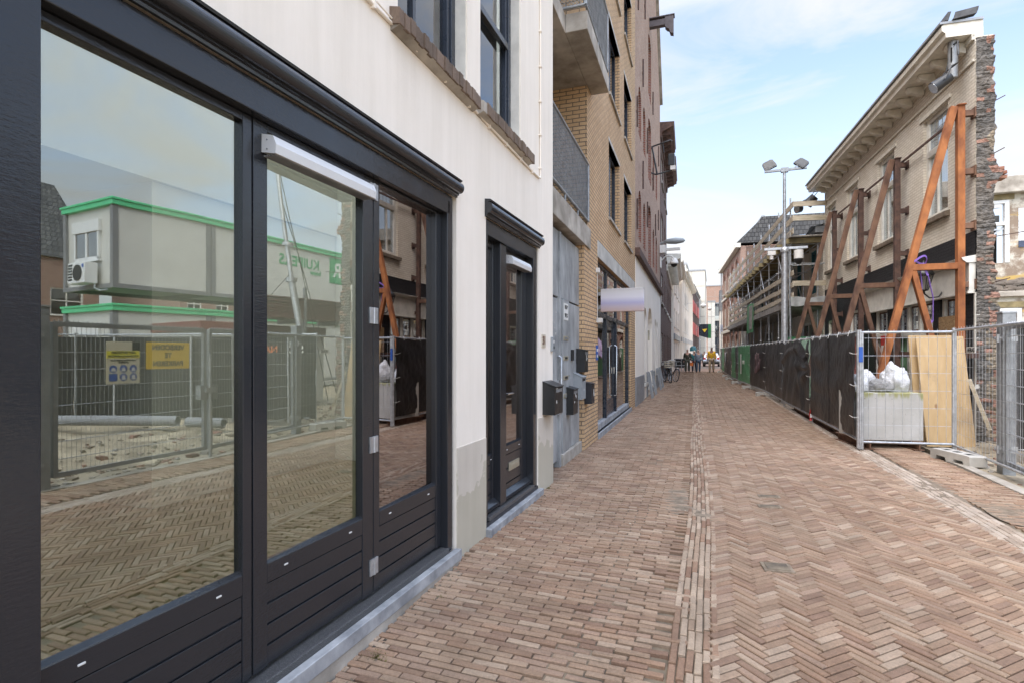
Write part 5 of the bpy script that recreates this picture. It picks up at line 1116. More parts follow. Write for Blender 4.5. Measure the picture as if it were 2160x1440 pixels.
m = MB(); x = x0
while x > x1: m.box(x-.05,-1.25+rs.uniform(-.05,.05),5.32,x+.05,.1,5.49); x -= 1.05
m.build_each('joist', M['yellowwood'], sf_)
m = MB(); x = x0
while x > x1: m.box(x-.04,-1.02,3.02,x+.04,.1,3.19); x -= .66
m.build_each('joist', M['plankg'], sf_)
m = MB(); m.box(x1,-1.14,3.12,x0+.35,-1.09,3.34); m.box(x1,-1.12,5.50,x0+.3,-1.085,5.66); m.build_each('fascia_board', M['plankg'], sf_)
m = MB()
for z in (3.42,3.78,4.18,5.60,6.02,6.50):
    x = x1
    while x < x0+.1:
        L = 4.0; d = rs.uniform(-.02,.02); m.bar((x,-1.045,z+.08+d),(min(x+L,x0+.45),-1.045,z+.08+d*.3),.03,.19 if z > 5.59 else .17); x += L+.03
for z in (6.10,6.58): m.bar((x0+.45,-1.05,z),(x0+.2,.7,z),.03,.17)
m.bar((x0+.4,-1.05,3.9),(x0+.2,.05,3.9),.03,.17); m.build_each('guard_board', M['plank'], sf_)
m = MB(); m.slab(20,6,lambda u,v:(x0+.40+.02*math.sin(u*20),-1.15+1.15*u,3.42-.28*v+.03*math.sin(u*9+v*3)),(.01,0,0)); m.slab(16,4,lambda u,v:(x0-1.4+1.8*u,-1.16-.02*math.sin(u*12+v*5),3.40-.10*v+.05*math.sin(u*7)*v),(0,.01,0)); m.build('plastic_sheet', simple('grey_plastic_sheet',(.40,.40,.39),.4,var=.2), sf_)
rs = random.Random(6); m = MB()
for k in range(46): x = rs.uniform(x1,x0-1); m.tube((x,-.9+rs.uniform(0,.5),3.27),(x+rs.uniform(-1.2,1.2),-.9+rs.uniform(0,.5),3.3+rs.uniform(.1,.8)),.018,5)
m.build_each('loose_tube', M['galvd'], sf_)
t = thing('banner', 'green and grey banner hanging from the scaffold deck', 'banner', tuple(rp_(18.0, -1.19, 2.55)), RZ); m = MB(); m.slab(10,10,lambda u,v:(-.95+1.9*u,.04*math.sin(u*7+v),1.4*v),(0,.01,0)); o = m.build('sheet', M['tarpg'], t); m = MB(); m.slab(6,8,lambda u,v:(.25+.6*u,-.012+.04*math.sin((.63+.31*u)*7+v),.15+1.15*v),(0,-.004,0)); m.build('printed_panel', M['plankg'], o)
t = thing('skip', 'green ribbed steel skip behind the black fence', 'skip', (2.22, 20.0, 0), R(85))
m = MB(); m.prism([(0,-.1,.15),(2.4,-.1,.15),(2.7,-.1,2.02),(-.3,-.1,2.02)], (0,-1.0,0)); m.build('body', M['green'], t, bevel=.01); m = MB()
for z in (1.25,1.5,1.75): m.box(-.22,-.07,z,2.62,-.0999,z+.08); 
for z in (1.25,1.5,1.75): m.box(-.18+.3*(1.25-z),-1.08,z,-.27+.3*(1.25-z),-.12,z+.08)
m.box(-.36,-1.16,1.98,2.76,-.04,2.06); m.build('rib', M['green'], t)
t = thing('steel_tank', 'pale green steel box beside the dark green skip', 'container', (2.5, 18.5, 0), R(88)); m = MB(); m.box(0,-.9,.2,1.3,0,1.98); m.build('body', simple('pale_green_steel',(.20,.32,.22),.5,var=.2), t, bevel=.02); m = MB()
for k in range(4): m.box(.05,-.92,.5+.36*k,1.25,.02,.56+.36*k)
m.build('rib', M['green'], t)
# light mast with cameras
ms = thing('light_mast', 'tall galvanised light mast with two floodlights and cameras', 'light mast', (2.02, 18.35, 0), R(0))
m = MB(); m.tube((0,0,0),(0,0,4.6),.105,12,.085); m.tube((0,0,4.6),(0,0,7.05),.045,12,.04); m.lathe([(.12,-.05),(.13,0),(.12,.08),(.05,.12)], (0,0,4.62), 12); m.build('mast_tube', M['galv'], ms)
m = MB(); m.tube((.17,0,1.5),(.12,0,4.6),.025,8); m.tube((-.03,-.09,4.6),(-.03,-.07,7.0),.006,5); m.tube((-.06,-.09,4.6),(-.05,-.07,7.0),.006,5); m.build('cable', M['galvd'], ms)
m = MB(); m.box(-.55,-.035,7.04,.60,.035,7.10); m.box(-.10,-.06,7.0,.10,.06,7.13); m.build('top_bar', M['galvd'], ms)
for x, rx, rz_ in ((-.36,.18,.1),(.36,.95,-.5)):
    m = MB(); q = Matrix.Translation((x,0,7.15)) @ Matrix.Rotation(rz_,4,'Z') @ Matrix.Rotation(R(-25 if x < 0 else 40),4,'Y') @ Matrix.Rotation(R(70 if x < 0 else 50),4,'X')
    n_ = 8; pr = [(-.17,0),(.17,0),(.18,.08),(.16,.26),(.11,.29),(-.11,.29),(-.16,.26),(-.18,.08)]; lo = [q @ Vector((a,b,-.03)) for a,b in pr]; m.prism(lo, q.to_3x3() @ Vector((0,0,.06))); fl = m.build('floodlight', M['plastic_b'], ms, bevel=.006)
    m = MB(); lo = [q @ Vector((a*.82,.03+b*.8,.031)) for a,b in pr]; m.prism(lo, q.to_3x3() @ Vector((0,0,.006))); m.build('lens', M['plastic_b'], fl); m = MB(); m.bar(q @ Vector((-.15,.05,-.04)), q @ Vector((.15,.05,-.04)), .05, .06); m.bar((x-.1,0,7.1),(x,0,7.18),.03,.03); m.build('driver_box', M['galvd'], fl)
m = MB(); m.box(-.56,-.04,4.66,.62,.04,4.73); m.build('camera_bar', M['galv'], ms)
m = MB(); m.box(-.47,-.07,4.50,-.25,.07,4.63); m.tube((-.36,0,4.38),(-.36,0,4.5),.06,10); m.build('camera_box', M['mbwhite'], ms, bevel=.01)
m = MB(); m.tube((.38,0,4.36),(.38,0,4.62),.13,14); o = m.build('dome_camera', M['mbwhite'], ms, bevel=.01); m = MB(); m.lathe([(.125,.0),(.11,-.08),(.06,-.14),(.01,-.16)], (.38,0,4.36), 12); m.build('dome', M['plastic_b'], o)
# generic street house: local X along the facade, -Y street
def house(label, name, loc, rz, W, H, D, mat, cols=2, rows=3, z0=.9, wh=1.5, pitch=2.8, trim='creamw', corn=.0, cornh=.4, cmat='creamw', rise=0, roof=None, pil=0, shop=None, lower=None, ww=.5, frame='creamw'):
    t = thing(name, label, 'house', loc, rz); ops = []
    for r in range(rows):
        for c in range(cols):
            a = W*(c+.5)/cols-W/cols*ww/2; ops.append((a, a+W/cols*ww, z0+pitch*r, min(H-.5, z0+pitch*r+wh), rise))
    m = MB(); m.wall(0, W, -.5, H, 0, .2, ops); m.build('wall', mat, t); m = MB(); m.box(.05,.3,-.5,W-.05,D,H-.05); m.box(0,.2,-.5,.2,D,H); m.box(W-.2,.2,-.5,W,D,H); m.box(0,.2,H-.2,W,D,H-.001); m.build('body', mat, t)
    for o_ in ops:
        a, c_, b0, b1 = o_[:4]; f = MB(); f.box(a,.06,b0,a+.08,.14,b1); f.box(c_-.08,.06,b0,c_,.14,b1); f.box(a+.08,.06,b1-.08-rise,c_-.08,.14,b1); f.box((a+c_)/2-.03,.06,b0,(a+c_)/2+.03,.14,b1-.08-rise); f.box(a+.08,.06,(b0+b1)/2,c_-.08,.14,(b0+b1)/2+.06); o = f.build('window', M[frame], t); q = MB(); q.box(a+.05,.10,b0,c_-.05,.106,b1); q.build('pane', M['glassW'], o)
    if trim:
        m = MB()
        for o_ in ops: m.box(o_[0]-.06,-.07,o_[2]-.1,o_[1]+.06,.06,o_[2])
        m.build_each('window_sill', M[trim], t)
    if corn:
        m = MB(); m.prism([(-.05,.2,H-cornh),(-.05,-.06,H-cornh),(-.05,-.08,H-cornh*.6),(-.05,-corn*.8,H-cornh*.35),(-.05,-corn,H-cornh*.28),(-.05,-corn,H-.06),(-.05,-corn-.04,H),(-.05,.2,H+.05)], (W+.1,0,0)); m.build('cornice', M[cmat], t); m = MB(); n = int(W/.7)
        for k in range(n): m.box(.2+k*.7,-corn*.75,H-cornh*.72,.32+k*.7,-.05,H-cornh*.36)
        m.build_each('cornice_bracket', M[cmat], t)
    if roof:
        m = MB(); m.prism([(-.05,-.15,H+.02),(-.05,roof[1]*.5,H+roof[0]),(-.05,D-roof[1]*.5,H+roof[0]),(-.05,D+.15,H+.02)], (W+.1,0,0)); m.build('roof', M['slate'], t)
    if pil:
        m = MB()
        for k in range(pil+1): x = (W-.35)*k/pil; m.box(x,-.14,-.3,x+.35,0,H-cornh)
        m.build_each('pilaster', mat, t)
    if shop:
        m = MB(); m.box(-.01,-.10,2.6,W+.01,-.005,3.05); m.build('shop_fascia', M[shop], t)
    return t
# corner building with slate mansard on the right
cb = thing('corner_building', 'red brown brick corner building with round arched windows and slate mansard roof', 'building', tuple(rp_(31.0, 0, 0)), RZ)
ops = []
for k in range(4):
    x = -1.9-3.0*k
    ops += [(x-.65,x+.65,.6,3.0,.5),(x-.65,x+.65,3.9,6.1,.6),(x-.6,x+.6,6.9,8.6,.5)]
m = MB(); m.wall(-13.0, 0, -.3, 9.3, 0, .3, ops); m.build('wall', M['rbrick'], cb); m = MB(); m.box(-13,.35,-.3,0,9,9.25); m.box(-13,.3,-.3,-12.7,9,9.29); m.box(-.3,.3,-.3,0,9,9.29); m.build('body', M['rbrick'], cb)
m = MB(); m.box(-13.1,-.35,9.2,.1,.0,9.5); m.box(-13.35,-.35,9.2,-13.0,9.2,9.5); m.box(-13.08,-.12,3.35,0,0,3.6); m.box(-13.08,-.10,6.35,0,0,6.52); m.build('string_course', M['cream'], cb)
m = MB(); m.prism([(.1,-.3,9.5),(.1,1.5,11.3),(.1,7.5,11.3),(.1,9.2,9.5)], (-11.6,0,0)); m.add([(-11.5,-.3,9.5),(-11.5,1.5,11.3),(-11.5,7.5,11.3),(-11.5,9.2,9.5),(-13.3,-.3,9.5),(-13.3,9.2,9.5)], [(0,1,4),(1,2,5,4),(2,3,5)]); rf = m.build('roof', M['slate'], cb); m = MB(); m.box(-8,2,11.3,-6.6,3.2,11.6); m.box(-11.6,1.4,11.28,.1,1.6,11.38); m.tube((-11.5,1.5,11.32),(-13.3,-.3,9.55),.09,8); m.build('ridge_cap', M['zinc'], rf)
for (a, c_, z0, z1, r_) in ops:
    m = MB(); n = 12
    for q in range(n):
        a0 = math.pi*q/n; x_, z_ = (a+c_)/2+(.65+.12)*math.cos(a0+.13), z1-r_+(r_+.12)*math.sin(a0+.13); m.box(x_-.07,-.05,z_-.07,x_+.07,.0,z_+.07)
    m.build('window_arch', M['warer'], cb); m = MB(); m.box(a,.12,z0,c_,.14,z1); o = m.build('window', M['glassW'], cb); m = MB(); m.box((a+c_)/2-.05,.08,z0,(a+c_)/2+.05,.16,z1); m.box(a,.08,z1-r_-.05,c_,.16,z1-r_+.05); m.box(a,.08,z0,a+.09,.16,z1); m.box(c_-.09,.08,z0,c_,.16,z1); m.build('window_frame', M['creamw'], o)
    m = MB(); m.box(a-.15,-.14,z0-.16,c_+.15,.1,z0); m.build('window_sill', M['concrete_old'], cb)
m = MB(); m.tube((-13.1,-.1,0),(-13.1,-.1,9.2),.05,8); m.build('downpipe', M['zinc'], cb)
# left side of the street beyond the warehouse
def on(px, y):
    return y*math.tan(math.atan((px-1080)/1150)-math.atan(425/1150))
def L(label, name, px, y, px2, y2, H, D, mat, **k):
    xa, xb = on(px, y), on(px2, y2); W = math.hypot(xb-xa, y2-y); return house(label, name, (xa, y, gz(y)), math.atan2(y2-y, xb-xa), W, H, D, mat, **k)
a1 = L('tall dark brown brick house with black overhanging cornice beside the warehouse','dark_brick_house',1393,27.0,1400,30.6,12.5,8,M['dbrick'],cols=1,rows=4,z0=1.0,corn=.6,cornh=.7,cmat='rustv',pitch=3.0,trim='plankg')
a2 = L('dark brown brick house with dark cornice and drainpipes','dark_brick_house',1400,30.7,1406,35,12.1,8,M['dbrick'],cols=2,rows=4,z0=1.0,corn=.6,cornh=.7,cmat='rustv',pitch=3.0,trim='plankg')
L('low dark brown brick house with big white eaves','eaves_house',1406,35.2,1416,46,7.6,8,M['dbrick'],cols=4,rows=2,z0=1.0,corn=.8,cornh=1.0,pitch=3.0,wh=1.6)
L('white plastered house with stepped grey cornice','plaster_house',1421,46.3,1433,57,9.0,8,M['white'],cols=3,rows=3,z0=.9,corn=.7,cornh=.5,pitch=2.8,shop='zinc')
L('long white facade with tall pilasters and white cornice','white_pilaster_house',1437,57.3,1459,78,9.8,8,M['white'],cols=6,rows=3,z0=.9,corn=.6,cornh=.6,pitch=2.8,pil=7,shop='zinc')
eh = L('dark house with red shutters','red_shutter_house',1459,78.3,1474,98,10.8,8,M['dbrick'],cols=3,rows=3,z0=1.0,pitch=3.1,corn=.3,cmat='zinc')
m = MB()
for k in range(3):
    for r in (1,2): m.box(6.6*k+.6,-.09,.9+3.1*r,6.6*k+5.9,-.02,2.6+3.1*r)
m.build_each('shutter', M['red'], eh)
L('grey blue shop house with arcade','grey_shop_house',1475,98.5,1483,118,11,8,M['zinc'],cols=3,rows=3)
def tower(label, x0, x1, y0, y1, z, mat, name='panel_building', extra=None):
    t = thing(name, label, 'building', ((x0+x1)/2, (y0+y1)/2, 0)); a, b = (x1-x0)/2, (y1-y0)/2; m = MB(); m.box(-a,-b,-.5,a,b,z); m.build('wall', mat, t); m = MB(); m.box(-a-.1,-b-.1,z,a+.1,b+.1,z+.25); m.build('roof_edge', M['zinc'], t)
    m = MB(); n = max(2, int(2*a/1.6)); k_ = max(3, int(z/2.6))
    for i in range(1, n): m.box(-a+2*a*i/n-.03,-b-.03,0,-a+2*a*i/n+.03,-b,z)
    for j in range(1, k_): m.box(-a,-b-.03,z*j/k_-.03,a,-b,z*j/k_+.03)
    m.build('panel_joint', M['plankg'], t); return t
PB = simple('beige_cladding', (.52,.49,.42), .7, var=.05, scale=.6)
tower('large beige clad building rising behind the white houses', on(1432,104), on(1487,104), 104, 120, 16.5, PB)
tower('cream rooftop block on the white house', on(1428,66), on(1447,66), 66, 72, 11.8, M['creamw'], 'roof_block')
en = tower('white panelled and glass building closing the street', on(1493,124), on(1508,124), 124, 134, 12.6, M['creamw'], 'end_building')
t = tower('dark glass building at the end of the street', on(1507.5,124), on(1521,124), 124.5, 134, 12.2, M['navy'], 'glass_building')
m = MB()
for k in range(3): m.box(-.9,-5.2,1.2+3.9*k,.9,-4.76,3.7+3.9*k)
m.build_each('window', M['glassW'], t); m = MB(); m.box(-1.3,-5.3,.3,1.3,-4.76,1.1); m.box(-1.3,-5.1,8.6,1.3,-4.76,9.6); m.build('white_band', M['creamw'], t)
tower('brown brick mass far behind the end of the street', on(1490,150), on(1545,150), 150, 165, 19, M['rbrick'], 'far_brick_building')
house('small beige house with steep dark roof beside the corner building','small_house',(on(1518,84),84,gz(80)),0,1.5,7.4,8,M['cream'],cols=1,rows=2,roof=(3.2,4)) 
# street furniture far up the street
def hang(lab, px, y, z, sc_=1):
    t = thing('hanging_lamp', lab, 'street lamp', (on(px,y), y, z)); m = MB(); m.lathe([(.02,.5),(.05,.42),(.30,.30),(.34,.22),(.22,.05),(.1,-.05),(.01,-.08)], (0,0,0), 12); m.build('lamp_head', M['mbwhite'], t); m = MB(); m.tube((-1.6*sc_,0,.5),(1.6*sc_,0,.52),.012,5); m.build('span_wire', M['zinc'], t)
hang('white lantern hanging over the street on a wire, nearer', 1483, 60, 6.3); hang('smaller lantern hanging farther up the street', 1497, 90, 8.3)
fl = thing('shop_flag', 'dark blue and green flag sign over the street', 'flag', (on(1476,62), 62, 3.7)); m = MB(); m.slab(8,6,lambda u,v:(-.1+.95*u,.05*math.sin(u*6),-.2+1.2*v-.3*u*(1-v)),(0,.02,0)); m.build('cloth', M['navy'], fl); m = MB(); m.slab(5,5,lambda u,v:(.75+.4*u,-.03+.05*math.sin(u*4),-.5+1.5*v),(0,.02,0)); m.build('green_cloth', M['green'], fl); m = MB(); m.prism([(.25,-.08,.45),(.75,-.08,.5),(.5,-.08,.1)], (0,.02,0)); m.build('yellow_mark', M['yellow'], fl); m = MB(); m.tube((-.4,0,.3),(0,0,.95),.03,6); m.build('pole', M['zinc'], fl)
t = thing('round_awning', 'small green awning over a shop door far left', 'awning', (on(1462,62), 62, 2.15)); m = MB(); m.lathe([(.36,-.3),(.33,.05),(.2,.22),(.02,.27)], (0,0,0), 12); m.build('canopy', M['teal'], t)
t = thing('box_sign', 'pale blue box sign on the right beyond the fence', 'sign', (on(1529,60), 60, 4.0)); m = MB(); m.box(-.45,-.1,-.45,.45,.1,.5); m.build('panel', simple('pale_blue_sign',(.35,.42,.58),.5), t, bevel=.02); m = MB(); m.tube((.4,0,.2),(1.2,0,.2),.03,6); m.build('arm', M['zinc'], t)
t = thing('terrace_barrier', 'low grey rail with black covered terrace furniture on the left', 'barrier', (on(1424,47), 47.2, gz(47))); m = MB(); m.tube((0,0,.45),(1.5,0,.45),.03,6); m.tube((0,0,1.0),(1.5,0,1.0),.03,6)
for x in (0,.5,1,1.5): m.tube((x,0,0),(x,0,1.0),.03,6)
m.build('rail', M['zinc'], t)
t = thing('stacked_chairs', 'black covered stack of terrace chairs behind the grey rail', 'chairs', (on(1432,48), 48.2, gz(48))); m = MB(); m.slab(10,8,lambda u,v:(-.55+1.1*u+.02*math.sin(v*9),-.4-.04*math.sin(u*12),.25+.75*v),(0,.7,0)); m.build('cover', M['plastic_b'], t)
m = MB()
for x in (-.45,0,.45): m.tube((x,-.35,0),(x,-.35,.3),.025,6); m.tube((x,.25,0),(x,.25,.3),.025,6)
m.build_each('leg', M['zinc'], t)
# ---------------------------------------------------------------- building site seen in the shop glass: soil, cabins, mast, racks
m = MB()
def soil(u, v):
    x = 3.24+26*u**1.4; y = -8+42*v; e = min(1, (x-3.24)/.6)
    z = -.02+e*(.10*noise.noise(Vector((x*.6,y*.6,3)))+.07*noise.noise(Vector((x*1.7,y*1.7,8)))+.03*noise.noise(Vector((x*5,y*5,1)))-.16*math.exp(-((x-4.6)/.7)**2-((y-5)/2.2)**2))
    return (x, y, z)
m.slab(90, 120, soil, (0,0,-.6)); tag(m.build('site_soil', M['dirt']), kind='structure')
rs = random.Random(31); m = MB(); m.cc = (1,1,1)
for k in range(1100):
    x = 3.35+abs(rs.gauss(0,1.9)); y = rs.uniform(1.5, 14); s = rs.uniform(.008,.04)*(1 if rs.random() < .9 else 2); z = soil(((x-3.24)/26)**(1/1.4), (y+8)/42)[2]; kk = rs.uniform(.6,1.2); c = rs.choice([(.30,.26,.20),(.26,.13,.09),(.36,.33,.29),(.22,.18,.13)])
    rough(m, x-s, y-s*.8, z-s*.4, x+s, y+s*.8, z+s*.6, tuple(a*kk for a in c), s*.4)
tag(m.build('rubble', M['paving']), kind='stuff')
for k, (p, q, lab) in enumerate((((6.3,7.9,.18),(9.4,6.6,.20),'long grey drain pipe lying on the dug soil'),((5.4,8.15,.15),(6.1,7.95,.16),'short grey pipe length on the dug soil'))):
    t = thing('drain_pipe', lab, 'pipe', p, 0, 'grey pipes on the soil'); d = Vector(q)-Vector(p); m = MB(); n = 16; dn = d.normalized(); a = dn.cross(Vector((0,0,1))).normalized(); b = a.cross(dn); vs = []
    for (e, r) in ((0,.10),(1,.10),(1,.085),(0,.085)): vs += [d*e+(a*math.cos(2*math.pi*i/n)+b*math.sin(2*math.pi*i/n))*r for i in range(n)]
    m.add(vs, [(j*n+i,j*n+(i+1)%n,((j+1)%4)*n+(i+1)%n,((j+1)%4)*n+i) for j in range(4) for i in range(n)], 0, False); m.build('pipe', M['cabin_f'], t)
CR = math.atan2(.987, -.13)
def cabin(lab, s0, L, z0, win=False, ac=False, H=2.78):
    t = thing('site_cabin', lab, 'cabin', (13.7-.13*s0, 11.5+.987*s0, z0), CR, 'stacked site cabins with green trim')   # local X along, local -Y away from street, +Y towards street
    D = 3.0; m = MB()
    ops = [(.55,2.05,.95,2.25)] if win else []
    m.box(.08,-D+.05,.12,L-.08,-.03,H-.2); m.build('wall_panel', M['cabin'], t)
    m = MB()
    for x in (0, L-.16):
        for y in (-D, -.16): m.box(x,y,0,x+.16,y+.16,H-.05)
    m.box(.16,-.12,0,L-.16,0,.14); m.box(.16,-D,0,L-.16,-D+.12,.14); m.box(0,-D+.16,0,.12,-.16,.14); m.box(L-.12,-D+.16,0,L,-.16,.14); m.build('frame', M['cabin_f'], t)
    m = MB(); m.box(-.03,-D-.03,H-.2,L+.03,.05,H); m.box(-.06,-D-.06,H-.05,L+.06,.08,H+.02); m.build('green_trim', M['mint'], t, bevel=.01)
    if win:
        f = MB(); y0, y1, z1, z2 = -2.35, -.85, .95, 2.2
        f.box(.0,y0,z1,.078,y0+.09,z2); f.box(.0,y1-.09,z1,.078,y1,z2); f.box(.0,y0,z1,.078,y1,z1+.1); f.box(-.02,y0-.05,z2-.35,.078,y1+.05,z2+.02); f.box(.0,(y0+y1)/2-.05,z1,.078,(y0+y1)/2+.05,z2-.3); f.box(-.04,y0-.08,z1-.06,.078,y1+.08,z1); o = f.build('window_frame', M['alu'], t, bevel=.006); q = MB(); q.box(.03,y0+.05,z1+.05,.035,y1-.05,z2-.3); q.build('glass_pane', M['glassB'], o)
    if ac:
        q = MB(); q.box(-.42,-1.75,.15,-.06,-.75,.80); a = q.build('air_conditioner', M['alu'], t, bevel=.02); q = MB(); q.tube((-.425,-1.15,.48),(-.44,-1.15,.48),.25,24); q.build('fan_grille', M['plastic_b'], a); q = MB()
        for z in range(6): q.box(-.43,-1.70,.25+z*.09,-.42,-1.46,.30+z*.09)
        q.build('vent', M['plastic_b'], a); q = MB(); q.box(-.425,-.90,.64,-.421,-.80,.74); q.build('sticker', M['blue'], a); q = MB(); q.pipe([(-.1,-.8,.2),(-.15,-.75,.0),(-.15,-.4,-.1),(-.1,-.1,-.08)], .03, 6); q.build('hose', M['plastic_g'], a)
    return t
cabin('upper site cabin end with white window and air conditioner', 0, 3.2, 3.58, True, True)
uc = cabin('upper long site cabin carrying the green company lettering', 3.24, 9.0, 3.58)
cabin('lower site cabin below the window cabin', 0, 3.2, .28, True, False)
cabin('lower long site cabin below the lettered cabin', 3.24, 9.0, .28)
G_ = simple('logo_green', (.02,.32,.12), .5, var=.03)
def ct(s, x, z, size): text(s, size, G_, uc, Matrix.Translation((x,-.018,z)) @ Matrix.Rotation(R(180),4,'Z') @ Matrix.Rotation(R(90),4,'X'), world=False, bold=.012)
ct('KUIPERS', 5.55, 1.97, .62); ct('bouw', 6.45, 1.62, .30)
m = MB(); m.box(7.4,-.029,1.3,8.45,-.012,2.5); lg = m.build('logo_panel', G_, uc); text('R', .95, M['paper'], lg, Matrix.Translation((7.92,-.008,1.9)) @ Matrix.Rotation(R(180),4,'Z') @ Matrix.Rotation(R(90),4,'X'), world=False)
# leaning site mast with stays
t = thing('leaning_mast', 'leaning galvanised site mast with wire stays and a floodlight', 'mast', (5.4,11.75,0)); m = MB(); m.tube((0,0,0),(.55,-.2,3.4),.10,10,.085); m.tube((.55,-.2,3.4),(.95,-.35,6.9),.055,10); m.lathe([(.13,-.05),(.13,.05)], (.55,-.2,3.4), 10); m.lathe([(.14,-.04),(.14,.04)], (.62,-.23,4.3), 10); m.build('pole', M['galv'], t)
m = MB(); m.tube((.92,-.34,6.7),(1.3,2.4,.1),.012,5); m.tube((.8,-.3,5.6),(.8,2.2,.1),.012,5); m.pipe([(.55,-.2,3.6),(.9,-.6,2.9),(1.3,-1.3,2.7)], .01, 5); m.build('stay_wire', M['plastic_b'], t)
m = MB(); m.box(.75,-.75,6.7,1.0,-.55,6.9); m.tube((.95,-.35,6.85),(.9,-.7,6.8),.02,6); m.build('floodlight', M['plastic_b'], t)
t = thing('formwork_stack', 'stack of dark red brown formwork sheets on a steel rack', 'formwork', (7.1,11.6,2.5), R(104)); rs = random.Random(8)
m = MB()
for k in range(12): d = rs.uniform(-.06,.06); m.box(d,-1.1,k*.05,3.0+d+.25*k/12,.02+rs.uniform(-.03,.03),k*.05+.042)
m.build('sheets', simple('red_brown_formwork', (.10,.022,.02), .7, var=.4, stretch=(1,1,6)), t); m = MB()
for x in (.1,1.5,2.9): m.box(x-.05,-1.15,-.12,x+.05,.05,-.005); m.box(x-.04,-.03,-2.6,x+.04,.05,.9)
m.build('rack', M['cabin_f'], t)
t = thing('storage_container', 'low grey container with red brown top rail below the formwork', 'container', (7.9,9.8,0), R(102)); m = MB(); m.box(0,-2.4,.1,4.6,-.05,2.05); m.build('wall', M['cabin'], t); m = MB(); m.box(-.05,-2.45,2.05,4.65,0,2.3); m.build('top_rail', simple('red_brown_rail', (.18,.045,.035), .6), t, bevel=.01); m = MB(); m.box(2.6,-.06,1.2,4.2,-.03,1.75); m.build('red_panel', M['red'], t)
house('house with red tiled roof beyond the site cabins', 'tiled_house', (30, 21.5, 0), R(-90), 13, 6.8, 9, M['rbrick'], cols=4, rows=2, roof=(5.0, 8))
rh = house('row of flat roofed brick houses behind the site cabins', 'brick_row', (23.5, 33, 0), R(-78), 10, 7.6, 9, M['rbrick'], cols=6, rows=2, corn=.4, cornh=.5, cmat='concrete_old')
m = MB(); m.box(6.5,1,7.6,9.2,4,8.6); m.box(6.2,.7,8.6,9.5,4.3,8.8); m.build('roof_box', M['rustd'], rh)
